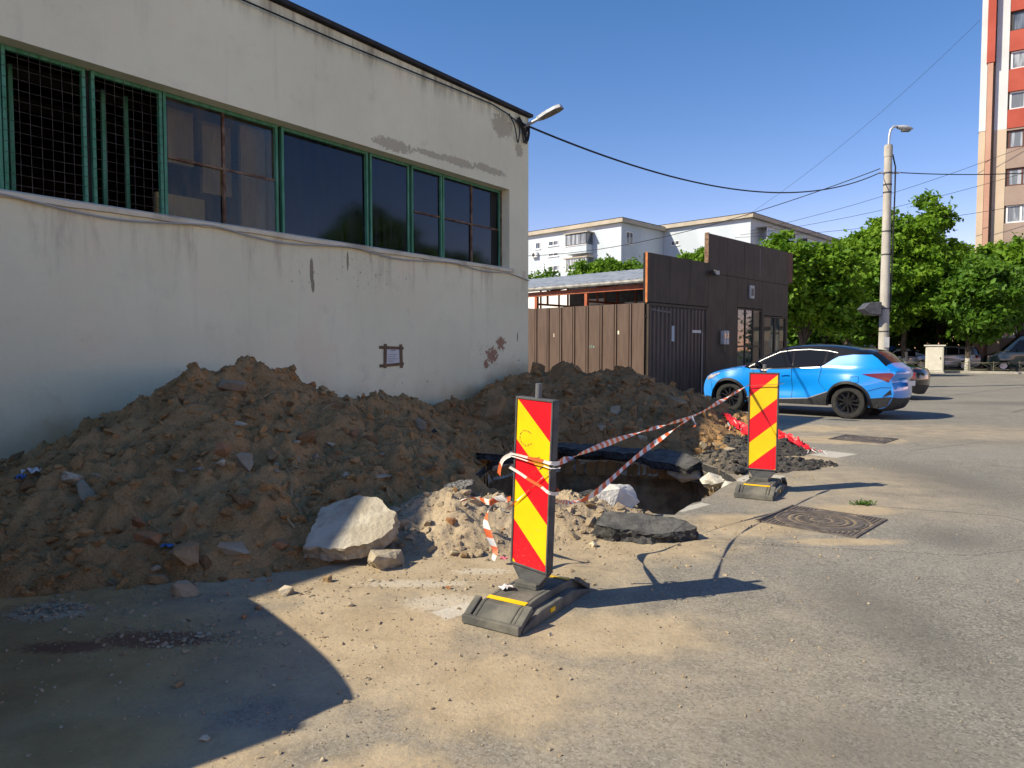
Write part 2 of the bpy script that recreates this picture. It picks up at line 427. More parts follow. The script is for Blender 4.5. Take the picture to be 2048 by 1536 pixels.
# ------------------------------------------------------------------ white workshop building
def plaster():
    m, nt, p = new_mat('weathered_white_plaster')
    tc = nd(nt, 'ShaderNodeTexCoord').outputs['Object']
    big = noi(nt, tc, 0.55, 5, 0.6); mid = noi(nt, tc, 3.0, 8, 0.65); fine = noi(nt, tc, 16, 8, 0.7)
    str_ = noi(nt, scl(nt, tc, (4, 4, 0.55)), 1.1, 8, 0.68, 0.4)
    z = nd(nt, 'ShaderNodeSeparateXYZ', {0: tc}).outputs[2]
    a = mixc(nt, ramp(nt, big, 0.35, 0.65), (0.77, 0.73, 0.50), (0.86, 0.82, 0.57))
    a = mixc(nt, ramp(nt, noi(nt, tc, 1.1, 4, 0.5), 0.5, 0.72, 0, 0.5), a, (0.82, 0.69, 0.47))
    a = mixc(nt, ramp(nt, str_, 0.52, 0.85, 0, 0.4), a, (0.52, 0.47, 0.36))
    a = mixc(nt, ramp(nt, mid, 0.55, 0.8, 0, 0.4), a, (0.5, 0.45, 0.36))
    # rain grime under the roof edge and under the sill, splashed earth at the foot
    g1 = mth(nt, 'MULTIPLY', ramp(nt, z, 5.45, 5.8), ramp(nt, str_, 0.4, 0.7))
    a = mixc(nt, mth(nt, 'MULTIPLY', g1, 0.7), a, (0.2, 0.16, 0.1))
    g2 = mth(nt, 'MULTIPLY', mth(nt, 'MULTIPLY', ramp(nt, z, 2.2, 2.95), ramp(nt, z, 3.0, 2.97)), ramp(nt, str_, 0.48, 0.72))
    a = mixc(nt, mth(nt, 'MULTIPLY', g2, 0.5), a, (0.36, 0.26, 0.17))
    g3 = ramp(nt, mth(nt, 'ADD', z, mth(nt, 'MULTIPLY', mid, -0.9)), 0.75, -0.1)
    a = mixc(nt, mth(nt, 'MULTIPLY', g3, 0.5), a, (0.6, 0.43, 0.22))
    def many(lst, nz, amp, soft):
        t = None
        for (x, zz, rx, rz) in lst:
            b = blob(nt, tc, (x, 0, zz), (rx, 1.0, rz), nz, amp, soft)
            t = b if t is None else mth(nt, 'MAXIMUM', t, b)
        return t
    dust = many([(-0.35, 0.95, 1.4, 0.5), (-1.6, 0.7, 1.1, 0.3), (-7.9, 0.6, 0.9, 0.35)], mid, 0.9, 0.9)
    a = mixc(nt, mth(nt, 'MULTIPLY', dust, 0.6), a, (0.58, 0.40, 0.19))
    peel = many([(-0.82, 5.5, 0.3, 0.2), (-3.5, 4.56, 0.42, 0.09), (-2.65, 4.6, 0.4, 0.05), (-2.0, 4.62, 0.45, 0.07), (-1.2, 4.66, 0.45, 0.07), (-0.3, 5.2, 0.12, 0.12)], fine, 3.0, 0.12)
    a = mixc(nt, mth(nt, 'MULTIPLY', peel, 0.75), a, (0.42, 0.37, 0.25))
    pock = many([(-2.75, 0.95, 0.5, 0.35), (-1.25, 1.4, 0.7, 0.4), (-0.3, 1.25, 0.25, 0.35), (-3.4, 1.0, 0.3, 0.3), (-5.2, 2.5, 0.5, 0.3), (-4.0, 2.6, 1.3, 0.35)], fine, 0.6, 0.8)
    pock = mth(nt, 'MULTIPLY', pock, ramp(nt, noi(nt, scl(nt, tc, (1, 1, 0.6)), 26, 3, 0.6), 0.63, 0.67))
    a = mixc(nt, mth(nt, 'MULTIPLY', pock, 0.85), a, (0.13, 0.12, 0.11))
    brick = many([(-1.12, 1.4, 0.16, 0.14), (-0.86, 1.62, 0.12, 0.12), (-1.3, 1.25, 0.07, 0.08)], fine, 4.6, 0.1)
    a = mixc(nt, mth(nt, 'MULTIPLY', brick, 0.85), a, (0.3, 0.13, 0.075))
    crack = many([(-5.02, 2.55, 0.035, 0.2), (-5.0, 2.36, 0.03, 0.1), (-0.35, 1.75, 0.02, 0.1), (-4.4, 2.75, 0.02, 0.15)], mid, 1.4, 0.2)
    a = mixc(nt, mth(nt, 'MULTIPLY', crack, 0.8), a, (0.17, 0.13, 0.09))
    nt.links.new(a, p.inputs['Base Color'])
    p.inputs['Roughness'].default_value = 0.95
    p.inputs['Specular IOR Level'].default_value = 0.15
    hh = mth(nt, 'SUBTRACT', mth(nt, 'ADD', mth(nt, 'MULTIPLY', mid, 1.2), mth(nt, 'MULTIPLY', fine, 0.4)), mth(nt, 'ADD', peel, brick))
    b = nd(nt, 'ShaderNodeBump', {'Strength': 0.45, 'Distance': 0.03, 'Height': hh})
    nt.links.new(b.outputs[0], p.inputs['Normal'])
    return m
M_PLASTER = plaster()
M_BITUMEN = mk('black_roof_edge', (0.012, 0.012, 0.013), (0.03, 0.028, 0.026), 0.7, 6)
M_GREEN = mk('flaking_green_paint', (0.05, 0.21, 0.105), (0.10, 0.30, 0.19), 0.6, 5, 8, bump=0.3, bscale=30, stretch=(3, 3, 0.6))
M_RUST = mk('rusty_steel', (0.10, 0.045, 0.025), (0.24, 0.16, 0.1), 0.85, 9, 8, bump=0.4)
M_SILL = mk('sill_plaster', (0.72, 0.66, 0.49), (0.46, 0.39, 0.27), 0.95, 2.5, 8, lo=0.45, hi=0.75, bump=0.6, bscale=14)
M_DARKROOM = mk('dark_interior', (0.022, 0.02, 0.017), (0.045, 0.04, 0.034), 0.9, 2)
M_YELLOW = mk('yellowed_interior_plaster', (0.50, 0.40, 0.19), (0.30, 0.23, 0.11), 0.9, 2.5, 8, stretch=(1, 1, 0.4))
M_WIRE = mk('wire_steel', (0.13, 0.11, 0.09), (0.06, 0.045, 0.035), 0.7, 9)
def window_glass(name, tint, dirt, dirt_mirror_col=(0.30, 0.29, 0.26), rough=0.02, refl=1.0):
    m, nt, p = new_mat(name)
    tc = nd(nt, 'ShaderNodeTexCoord').outputs['Object']
    out = nt.nodes['Material Output']
    tr = nd(nt, 'ShaderNodeBsdfTransparent', {0: c4(tint)})
    gl = nd(nt, 'ShaderNodeBsdfGlossy', {0: (0.9, 0.92, 0.95, 1), 1: rough})
    df = nd(nt, 'ShaderNodeBsdfDiffuse', {0: c4(dirt_mirror_col)})
    lw_ = nd(nt, 'ShaderNodeFresnel', {0: 1.6}).outputs[0]
    f = mth(nt, 'MULTIPLY', lw_, refl, True)
    d = mth(nt, 'MULTIPLY', ramp(nt, noi(nt, scl(nt, tc, (4, 4, 0.5)), 2.5, 7, 0.7), 0.35, 0.75), dirt)
    s1 = nd(nt, 'ShaderNodeMixShader', {0: f, 1: tr.outputs[0], 2: gl.outputs[0]})
    s2 = nd(nt, 'ShaderNodeMixShader', {0: d, 1: s1.outputs[0], 2: df.outputs[0]})
    nt.links.new(s2.outputs[0], out.inputs[0])
    return m
M_GLASS = window_glass('dusty_window_glass', (0.85, 0.82, 0.74), 0.24, (0.22, 0.19, 0.13), 0.05, 0.35)
M_GLASSB = window_glass('dark_blue_window_glass', (0.10, 0.11, 0.14), 0.2, (0.12, 0.135, 0.16), 0.06, 0.75)

wb = thing('workshop_building', 'white plastered workshop with a long strip of green framed windows', 'building', WC, W_RZ)
ZS, ZT, ZR = 3.0, 4.42, 5.85
XL = -22.0; XW0 = -10.6; XW1 = -0.6; TH = 0.32
w = MB()
w.box(XL, 0, 0, TH, 0, ZS)
w.box(XL, 0, 0, TH, ZT, ZR)
w.box(XL, XW0, 0, TH, ZS, ZT)
w.box(XW1, 0, 0, TH, ZS, ZT)
w.out('wall', M_PLASTER, wb)
MB().box(-TH, 0, TH, 11, 0, ZR).out('end_wall', M_PLASTER, wb)
MB().box(XL, 0, 10.7, 11.0, 0, ZR).box(XL, XL + TH, TH, 10.7, 0, ZR).out('rear_wall', M_PLASTER, wb)
rf = MB().box(XL, 0.0, 0.0, 11.0, ZR, ZR + 0.07).out('roof', M_BITUMEN, wb)
MB().box(XL, 0.06, -0.07, 0.0, ZR + 0.02, ZR + 0.075).box(0.0, 0.06, 0.0, 11.06, ZR + 0.02, ZR + 0.075).out('roof_edge', M_BITUMEN, rf)
# sill: slightly wavy hand-trowelled ledge
rnd = random.Random(5)
rows = []
for i in range(81):
    x = XW0 + (XW1 - XW0 + 0.1) * i / 80
    s = 0.005 * math.sin(i * 0.55) + rnd.uniform(-0.003, 0.003)
    rows.append([(x, 0.0, ZS - 0.075 + s), (x, -0.04, ZS - 0.07 + s), (x, -0.045, ZS - 0.02 + s * 0.6), (x, 0.0, ZS + 0.004), (x, 0.31, ZS + 0.012)])
MB().grid(rows).out('sill', M_SILL, wb, smooth=50)
MB().box(XL, 0.0, -0.09, 0.0, 0.0, 0.3).out('plinth', M_SILL, wb, bevel=0.01)
# inside of the workshop
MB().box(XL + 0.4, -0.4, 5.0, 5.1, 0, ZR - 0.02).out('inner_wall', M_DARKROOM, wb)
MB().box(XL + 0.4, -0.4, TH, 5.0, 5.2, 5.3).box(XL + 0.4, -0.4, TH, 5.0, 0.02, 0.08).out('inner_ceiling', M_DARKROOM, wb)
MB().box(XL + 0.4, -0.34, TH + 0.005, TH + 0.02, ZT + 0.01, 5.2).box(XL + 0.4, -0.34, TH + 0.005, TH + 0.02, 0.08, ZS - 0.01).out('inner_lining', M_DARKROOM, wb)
for (x0, x1, y0, z0, z1) in ((-6.80, -6.2, 0.55, ZS, 3.36), (-5.72, -5.36, 0.5, ZS, 4.4), (-6.62, -6.3, 0.6, 3.75, 4.4), (-5.3, -5.1, 0.5, ZS, 4.4), (-6.1, -5.7, 0.75, 3.5, 4.4)):
    MB().box(x0, x1, y0, y0 + 0.06, z0, z1).out('inner_panel', M_YELLOW, wb)
for x in (-8.2, -7.3, -7.05):
    MB().box(x - 0.02, x + 0.02, 0.7, 0.74, ZS, ZT).out('inner_post', M_GREEN, wb)
for i, y in enumerate((1.6, 2.6, 3.6)):
    MB().box(-12, -0.5, y, y + 0.12, 4.6 - 0.05 * i, 4.75 - 0.05 * i).out('inner_beam', M_DARKROOM, wb)
# window bays: x0, x1, kind
YF = 0.22
MX = [-10.55, -9.5, -8.45, -7.67, -6.89, -5.35, -3.81, -2.95, -2.2, -0.62]
GAP = [0, 0.006, 0.006, 0.028, 0.006, 0.028, 0.02, 0.028, 0.01, 0.0]
KIND = ['glass', 'glass', 'mesh', 'mesh', 'glass4', 'blue', 'blue', 'blue2', 'blue4']
BAYS = [(MX[i] + GAP[i], MX[i + 1] - GAP[i + 1], KIND[i]) for i in range(9)]
for i in range(1, 9):
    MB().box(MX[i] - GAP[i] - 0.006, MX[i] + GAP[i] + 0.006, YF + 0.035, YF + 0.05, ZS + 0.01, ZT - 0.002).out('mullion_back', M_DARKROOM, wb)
for (x0, x1, kd) in BAYS:
    f = MB()
    t = 0.034
    lastgreen = kd != 'blue4'
    f.box(x0, x0 + t, YF - 0.03, YF + 0.03, ZS + 0.015, ZT - 0.002)
    f.box(x1 - t, x1, YF - 0.03, YF + 0.03, ZS + 0.015, ZT - 0.002)
    f.box(x0 + t, x1 - t, YF - 0.026, YF + 0.026, ZT - 0.045, ZT - 0.003)
    f.box(x0 + t, x1 - t, YF - 0.024, YF + 0.024, ZS + 0.014, ZS + 0.035)
    win = f.out('window', M_GREEN if lastgreen else [M_GREEN], wb, bevel=0.004)
    a, b = x0 + t + 0.001, x1 - t - 0.001
    zl, zh = ZS + 0.036, ZT - 0.046
    if kd == 'mesh':
        g = MB()
        n = int((b - a) / 0.092)
        for i in range(1, n):
            x = a + (b - a) * i / n
            g.tube([(x, YF - 0.035, ZS + 0.02), (x + rnd.uniform(-.004, .004), YF - 0.04, 3.7), (x, YF - 0.035, ZT - 0.02)], 0.0022, 4)
        for i in range(1, 14):
            z = ZS + (ZT - ZS) * i / 14
            g.tube([(x0 - 0.01, YF - 0.04, z), ((x0 + x1) / 2, YF - 0.044, z - 0.006), (x1 + 0.01, YF - 0.04, z)], 0.0022, 4)
        g.out('wire_mesh', M_WIRE, win)
    else:
        cuts_x = [a, b]; cuts_z = [zl, zh]; mm = MB()
        zm = 3.70
        if kd in ('glass4', 'blue4'):
            xm = -6.14 if kd == 'glass4' else -1.43
            cuts_x = [a, xm, b]
            mm.box(xm - 0.014, xm + 0.014, YF - 0.02, YF + 0.02, zl, zh)
        if kd in ('glass4', 'blue4', 'blue2'):
            cuts_z = [zl, zm, zh]
            for i in range(len(cuts_x) - 1):
                mm.box(cuts_x[i] + 0.016, cuts_x[i + 1] - 0.016, YF - 0.018, YF + 0.018, zm - 0.013, zm + 0.013)
        if mm.v: mm.out('glazing_bar', M_RUST, win)
        gmat = M_GLASS if kd.startswith('glass') else M_GLASSB
        for i in range(len(cuts_x) - 1):
            for j in range(len(cuts_z) - 1):
                MB().box(cuts_x[i] + 0.001, cuts_x[i + 1] - 0.001, YF + 0.004, YF + 0.008, cuts_z[j], cuts_z[j + 1]).out('pane', gmat, win).rotation_euler.x = rnd.uniform(-0.004, 0.004)
MB().box(XW1 - 0.03, XW1 - 0.004, 0.17, 0.25, ZS + 0.02, ZT - 0.01).out('jamb_steel', M_RUST, wb)
# light cable sagging along the sill
M_PALECABLE = mk('pale_cable', (0.45, 0.43, 0.39), None, 0.7)
pts = []
for i in range(121):
    x = XW0 - 1 + (0.0 - XW0 + 1) * i / 120
    sag = 0.045 * abs(math.sin((x + 8.6) * 1.45)) + 0.02 * math.sin(x * 3.1)
    pts.append((x, -0.05 if x < -0.6 else -0.02, 2.93 - sag - (0.16 * max(0, x + 0.7))))
tag(MB().tube(pts, 0.011, 6).out('sill_cable', M_PALECABLE, smooth=60, loc=WC, rz=W_RZ), 'pale cable sagging along the sill under the green windows', 'cable')
M_BLACKCABLE = mk('black_cable', (0.012, 0.012, 0.013), None, 0.6)
pts = [(-22, -0.05, 5.62), (-12, -0.05, 5.63), (-6.05, -0.05, 5.69), (-4.5, -0.05, 5.70), (-3, -0.05, 5.735), (-2, -0.05, 5.765), (-1.17, -0.04, 5.79), (-0.75, -0.05, 5.74), (-0.42, -0.06, 5.66)]
tag(MB().tube(pts, 0.011, 6).out('eaves_cable', M_BLACKCABLE, smooth=60, loc=WC, rz=W_RZ), 'thin black cable running just below the roof edge of the white workshop', 'cable')

# taped notice on the wall
M_PAPER = mk('notice_paper', (0.66, 0.66, 0.63), (0.58, 0.58, 0.55), 0.85, 6)
M_TAPE_BR = mk('brown_packing_tape', (0.045, 0.03, 0.016), (0.11, 0.068, 0.034), 0.35, 6)
M_INK = mk('grey_ink', (0.2, 0.2, 0.22), None, 0.9)
nt_ = thing('wall_notice', 'paper notice framed with brown packing tape on the white wall', 'notice', lw(-3.55, 0.0, 1.40), W_RZ)
MB().box(-0.17, 0.17, -0.004, 0.0, -0.13, 0.14).out('paper', M_PAPER, nt_)
ink = MB()
for i, z in enumerate((0.09, 0.03, 0.0, -0.035, -0.07)):
    ink.box(-0.04 if i == 0 else -0.1, (0.05, 0.09, 0.06, 0.1, 0.02)[i], -0.0055, -0.0042, z, z + (0.012 if i == 0 else 0.006))
ink.out('print', M_INK, nt_)['kind'] = 'stuff'
for (x0, x1, z0, z1, k) in ((-0.28, 0.22, 0.11, 0.155, 0), (-0.28, 0.22, -0.145, -0.1, 1), (-0.19, -0.13, -0.175, 0.185, 2), (0.14, 0.20, -0.18, 0.18, 3)):
    o = MB().box(x0, x1, -0.009 - 0.002 * (k > 1), -0.006 - 0.002 * (k > 1), z0, z1).out('tape_strip', M_TAPE_BR, nt_)
    o.rotation_euler.y = R((1.5, -3, 2, -2)[k])

# street lamp on the corner
M_ALU = mk('galvanised_steel', (0.42, 0.43, 0.44), (0.55, 0.56, 0.57), 0.45, 8, metal=0.5)
M_LAMPGREY = mk('lamp_housing_grey', (0.35, 0.36, 0.37), (0.45, 0.46, 0.47), 0.5, 6)
M_LENS = mk('lamp_lens', (0.16, 0.145, 0.11), (0.25, 0.23, 0.18), 0.25, 12)
lp = thing('wall_lamp', 'grey LED street lamp on a short arm at the roof corner of the white workshop', 'street lamp', lw(-0.2, 0.0, 5.63), W_RZ)
t = R(14)
def la(s, y=0, z=0): return (y, -(s * math.cos(t)) + z * math.sin(t), s * math.sin(t) + z * math.cos(t))
MB().tube([la(0.0), la(0.42)], 0.03, 12).out('arm', M_ALU, lp, smooth=40)
MB().box(-0.07, 0.07, -0.025, 0.0, -0.12, 0.1).out('bracket', M_ALU, lp, bevel=0.005)
hd = MB()
hp = [(0.36, -0.045), (0.44, -0.07), (0.62, -0.1), (0.8, -0.1), (0.9, -0.06), (0.9, 0.06), (0.8, 0.1), (0.62, 0.1), (0.44, 0.07), (0.36, 0.045)]
hd.prism(hp, lambda s, y: la(s, y, -0.03), lambda s, y: la(s * 0.98, y * 0.8, 0.04))
hd.out('lamp_head', M_LAMPGREY, lp, bevel=0.008)
MB().prism([(0.5 + 0.45 * (s - 0.36) / 0.54 if False else s, y * 0.85) for s, y in hp[1:9]], lambda s, y: la(s, y, -0.036), lambda s, y: la(s, y, -0.0305)).out('lens', M_LENS, lp)
fins = MB()
for i in range(7):
    s = 0.5 + 0.05 * i
    fins.prism([(s, -0.06), (s + 0.012, -0.06), (s + 0.012, 0.06), (s, 0.06)], lambda s, y: la(s, y, 0.038), lambda s, y: la(s, y, 0.055))
fins.out('cooling_fin', M_LAMPGREY, lp)['kind'] = 'stuff'
cb = MB(); rnd = random.Random(11)
for i in range(7):
    x0 = -0.1 - 0.08 * i * rnd.random(); L = rnd.uniform(0.12, 0.38)
    p = [(x0 - 0.25, -0.04, 5.73 + rnd.uniform(-.04, .06)), (x0 - 0.08, -0.05, 5.7 - L * 0.3), (x0 + rnd.uniform(-.03, .03), -0.05, 5.62 - L), (x0 + 0.05, -0.06, 5.66 - L * 0.5), (x0 + 0.06, -0.05, 5.7)]
    q = []
    for k in range(len(p) - 1):
        for j in range(5):
            q.append(Vector(p[k]).lerp(Vector(p[k + 1]), j / 5))
    for _ in range(3): q = [q[0]] + [(q[k - 1] + q[k] * 2 + q[k + 1]) / 4 for k in range(1, len(q) - 1)] + [q[-1]]
    cb.tube(q, 0.012, 5)
tag(cb.out('cable_bundle', M_BLACKCABLE, loc=WC, rz=W_RZ), 'tangle of black cables hanging under the wall lamp at the roof corner', 'cable bundle')

# ------------------------------------------------------------------ brown sheet fence beside the gate
M_BROWN = mk('faded_brown_paint', (0.092, 0.058, 0.042), (0.12, 0.078, 0.057), 0.6, 3, 8, bump=0.15, bscale=10, stretch=(3, 3, 0.4))
M_BROWND = mk('dark_brown_panel', (0.04, 0.029, 0.018), (0.062, 0.046, 0.03), 0.6, 2.2, 8, bump=0.15, bscale=9, stretch=(1.5, 1.5, 0.5))
M_BROWNR = mk('red_brown_panel', (0.09, 0.03, 0.022), (0.13, 0.045, 0.03), 0.6, 3)
M_BLACKGAP = mk('black_joint', (0.012, 0.01, 0.01), None, 0.8)
M_RED = mk('red_oxide_steel', (0.36, 0.085, 0.035), (0.45, 0.14, 0.06), 0.55, 4, 6)
M_WHITEW = mk('white_yard_wall', (0.74, 0.73, 0.70), (0.82, 0.81, 0.79), 0.9, 2)
fe = thing('sheet_fence', 'tall brown sheet metal fence between white workshop and dark shop', 'fence', F0, F_RZ)
FH = 2.81
ys = [0.04, 0.55, 1.06, 1.57, 2.08, 2.59, 3.1, 3.61, 4.12, 4.63, 5.14, 5.65]
for i in range(len(ys) - 1):
    y0, y1 = ys[i] + 0.018, ys[i + 1] - 0.018
    z0 = 0.05
    dz = 0.0
    b = MB().box(-0.012, 0.0, y0, y1, z0, FH + dz)
    b.box(-0.045, -0.012, y1 - 0.05, y1, z0, FH + dz)
    b.box(-0.03, -0.012, y0, y0 + 0.03, z0, FH + dz)
    b.out('fence_panel', M_BROWN, fe)
MB().box(0.004, 0.06, -0.0, 5.7, 0.3, 0.36).box(0.004, 0.06, 0, 5.7, 2.4, 2.46).out('rail', M_BLACKGAP, fe)
MB().box(0.02, 0.03, 0.0, 5.7, 0.02, FH - 0.02).out('backing_sheet', M_BLACKGAP, fe)
for (y, z, w_, h_, c) in ((0.93, 1.95, 0.05, 0.1, (0.75, 0.73, 0.55)), (3.35, 1.9, 0.035, 0.11, (0.6, 0.5, 0.4)), (2.62, 1.83, 0.012, 0.16, (0.6, 0.58, 0.65)), (1.95, 1.55, 0.012, 0.1, (0.2, 0.45, 0.38)), (1.88, 1.57, 0.012, 0.08, (0.2, 0.45, 0.38)), (1.81, 1.57, 0.03, 0.05, (0.2, 0.45, 0.38))):
    MB().box(-0.0155, -0.0125, y - w_ / 2, y + w_ / 2, z, z + h_).out('paint_mark', mk('mark', c), fe)

# ------------------------------------------------------------------ dark brown shop with gate
sh = thing('brown_shop', 'dark brown panelled shop front with stepped top and tall windows', 'shop', F0, F_RZ)
E1 = 9.45
def panel(x0, x1, z0, z1, m=M_BROWND, y=0.0, dx=0.006):
    return MB().box(x0 + dx, x1 - dx, y - 0.03, y + 0.02, z0 + dx, z1 - dx).out('panel', m, sh)
cut = [0.0, 1.15, 2.28, 3.41]
for i in range(3):
    panel(cut[i], cut[i + 1], 2.84, 4.2)
cut = [3.41, 4.62, 5.83, 7.04, 8.25, E1]
for i in range(5):
    panel(cut[i], cut[i + 1], 3.9, 5.12)
    if i < 2: panel(cut[i], cut[i + 1] if i == 0 else 5.38, 0.0, 3.9)
panel(4.62, 5.38, 0.0, 0.02) if False else None
panel(5.38, 7.26, 2.92, 3.9); panel(7.26, E1, 2.72, 3.9)
panel(5.38, 7.26, 0.0, 0.35); panel(7.26, 7.42, 0.0, 2.72); panel(9.3, E1, 0.0, 2.72)
core = MB().box(0.0, 3.41, 0.022, 0.12, 2.83, 4.19).box(3.41, E1 - 0.002, 0.022, 0.12, 3.0, 5.11).box(3.41, 5.37, 0.022, 0.12, 0, 3.0)
core.out('backing_frame', M_BLACKGAP, sh)
MB().box(E1 - 0.15, E1 - 0.002, 0.13, 3.0, 0.0, 3.9).out('side_wall', M_BROWND, sh)
MB().box(5.30, 5.42, 0.13, 3.0, 0, 3.9).out('side_wall', M_BROWND, sh)
MB().box(5.25, E1, 0.13, 3.05, 3.901, 3.98).out('roof', M_ALU, sh)
MB().box(5.43, E1 - 0.16, 2.8, 2.95, 0, 3.9).out('shop_back_wall', M_DARKROOM, sh)
MB().box(E1, E1 + 0.38, -0.03, 0.25, 4.0, 5.12).out('sign_box', M_BROWNR, sh, bevel=0.01)
MB().box(-0.03, -0.002, -0.034, 0.03, 2.82, 4.205).out('edge_post', mk('orange_primer', (0.55, 0.2, 0.05), (0.45, 0.13, 0.04), 0.6), sh)
MB().box(3.37, 3.405, -0.04, 0.1, 4.21, 5.14).out('edge_post', M_RUST, sh)
MB().box(7.0, 7.05, -0.036, -0.031, 4.0, 5.0).out('joint_strip', mk('grey_strip', (0.2, 0.19, 0.17)), sh)
# windows of the shop front
M_SHOPGLASS = window_glass('shop_glass', (0.22, 0.24, 0.23), 0.3, (0.26, 0.38, 0.31))  # greenish film colours in the reflection of trees on these panes
def shopwin(x0, x1, z0, z1, nx, zc):
    f = MB(); t = 0.05
    f.box(x0, x0 + t, -0.02, 0.05, z0, z1).box(x1 - t, x1, -0.02, 0.05, z0, z1)
    f.box(x0 + t, x1 - t, -0.018, 0.048, z1 - t, z1).box(x0 + t, x1 - t, -0.018, 0.048, z0, z0 + t)
    xs = [x0 + t + (x1 - x0 - 2 * t) * i / nx for i in range(nx + 1)]
    for x in xs[1:-1]: f.box(x - t / 2, x + t / 2, -0.016, 0.046, z0 + t, z1 - t)
    zs = [z0 + t] + ([zc] if zc else []) + [z1 - t]
    if zc:
        for i in range(nx): f.box(xs[i] + t / 2, xs[i + 1] - t / 2, -0.014, 0.044, zc - 0.03, zc + 0.03)
    fr = f.out('shop_window', M_BROWND, sh)
    for i in range(nx):
        for j in range(len(zs) - 1):
            MB().box(xs[i] + 0.001, xs[i + 1] - 0.001, 0.012, 0.02, zs[j], zs[j + 1]).out('pane', M_SHOPGLASS, fr)
shopwin(5.40, 7.24, 0.36, 2.9, 3, 1.62)
shopwin(7.44, 8.36, 0.04, 2.7, 1, None)
shopwin(8.38, 9.29, 0.04, 2.7, 1, None)
# meter boxes, vent unit, floodlight
M_PLASTIC = mk('grey_plastic', (0.42, 0.42, 0.40), (0.5, 0.5, 0.48), 0.5, 8)
M_PLASTICD = mk('dark_plastic', (0.05, 0.05, 0.05), None, 0.4)
def up(name, label, cat, x, y, z):
    q = F0 + FX * x + FY * y
    return thing(name, label, cat, (q.x, q.y, z), F_RZ)
mtb = up('meter_box', 'pair of grey electricity meter boxes on the dark shop wall', 'meter box', 4.4, -0.03, 1.68)
for dx in (-0.17, 0.02):
    mo = MB().box(dx, dx + 0.16, -0.13, 0, 0, 0.44).out('box', M_PLASTIC, mtb, bevel=0.012)
    MB().box(dx + 0.03, dx + 0.13, -0.136, -0.131, 0.2, 0.36).out('meter_window', M_SHOPGLASS, mo)
MB().tube([(0, -0.05, 0), (0.0, -0.05, -0.25), (0.12, -0.04, -0.3)], 0.018, 6).out('conduit', M_PLASTICD, mtb)
vu = up('vent_unit', 'small pale wall vent with dark grille high on the dark shop front', 'vent', 6.36, -0.03, 3.25)
MB().box(-0.16, 0.16, -0.06, 0, 0, 0.44).out('housing', M_PLASTIC, vu, bevel=0.012)
MB().box(-0.09, 0.09, -0.068, -0.0605, 0.09, 0.34).out('grille', M_PLASTICD, vu)
sc_ = up('flood_light', 'small black floodlight on the step of the dark shop front', 'light', 3.62, -0.03, 3.82)
MB().box(-0.12, 0.12, -0.2, -0.08, 0, 0.16).out('housing', M_PLASTICD, sc_, bevel=0.01)
MB().box(-0.1, 0.1, -0.208, -0.2005, 0.02, 0.14).out('lens', M_PLASTIC, sc_)
MB().bar((0, -0.08, 0.1), (0, 0, 0.16), 0.03).out('bracket', M_PLASTICD, sc_)
# gate
gt = up('corrugated_gate', 'dark corrugated metal gate under the brown shop panels', 'gate', 0, 0, 0)
M_GATE = mk('dark_gate_sheet', (0.03, 0.022, 0.018), (0.055, 0.04, 0.033), 0.45, 3, 8, stretch=(2, 2, 0.4))
rows = []
n = 150
for i in range(n + 1):
    x = 0.12 + 3.13 * i / n
    ph = (x / 0.21) % 1
    y = -0.0 if ph < 0.35 else (-0.035 if 0.45 < ph < 0.9 else -0.017)
    rows.append([(x, y, 0.12), (x, y, 2.72)])
MB().grid(rows).out('leaf', M_GATE, gt)
MB().box(0.02, 0.11, -0.05, 0.05, 0.03, 2.82).box(3.26, 3.38, -0.05, 0.05, 0.03, 2.82).box(0.11, 3.26, -0.04, 0.04, 2.735, 2.82).out('gate_frame', M_BROWND, gt)
MB().box(3.0, 3.03, -0.06, -0.04, 0.05, 2.05).out('gate_light_slit', mk('painted_light_slit', (0.35, 0.3, 0.26)), gt)  # pale strip painted in for a slit of light at the gate
lt = MB()
for i in range(4): lt.box(2.42 + 0.13 * i, 2.52 + 0.13 * i, -0.07, -0.045, 2.02, 2.1)
lt.out('latch', mk('white_plate', (0.75, 0.7, 0.65)), gt)['kind'] = 'stuff'
MB().box(1.25, 1.4, -0.047, -0.042, 1.75, 2.2).out('plate', mk('pale_plate', (0.42, 0.47, 0.48)), gt)
tr_ = MB()
for i in range(22): tr_.box(0.2 + 0.045 * i, 0.2 + 0.045 * i + 0.03, -0.045, -0.041, 2.6 - 0.002 * i, 2.66 - 0.002 * i)
tr_.out('torn_edge', mk('torn_grey', (0.3, 0.27, 0.24), (0.05, 0.04, 0.04), 0.8, 20), gt)['kind'] = 'stuff'

# ------------------------------------------------------------------ yard canopy behind the fence
cn = thing('yard_canopy', 'open yard canopy with grey sheet roof on red steel frame behind the fence', 'canopy', F0, F_RZ)
rows = []
for j in range(121):
    y = 0.15 + 12.0 * j / 120
    dz = 0.02 if j % 3 == 0 else 0.0
    rows.append([(0.22, y, 3.50 + dz), (2.6, y, 3.96 + dz), (5.2, y, 4.44 + dz)])
M_ROOFSH = mk('grey_roof_sheet', (0.27, 0.29, 0.31), (0.4, 0.42, 0.43), 0.45, 2.5, 6, metal=0.2)
M_GUTTER = mk('rusty_gutter', (0.2, 0.19, 0.17), (0.34, 0.33, 0.3), 0.6, 6)
croof = MB().grid(rows).out('roof_sheet', M_ROOFSH, cn)
MB().tube([(0.18, 0.15, 3.44), (0.18, 12, 3.44)], 0.06, 8).out('gutter', M_GUTTER, croof)
MB().box(0.3, 0.42, 0.16, 12, 3.22, 3.36).out('eaves_beam', M_RED, cn)
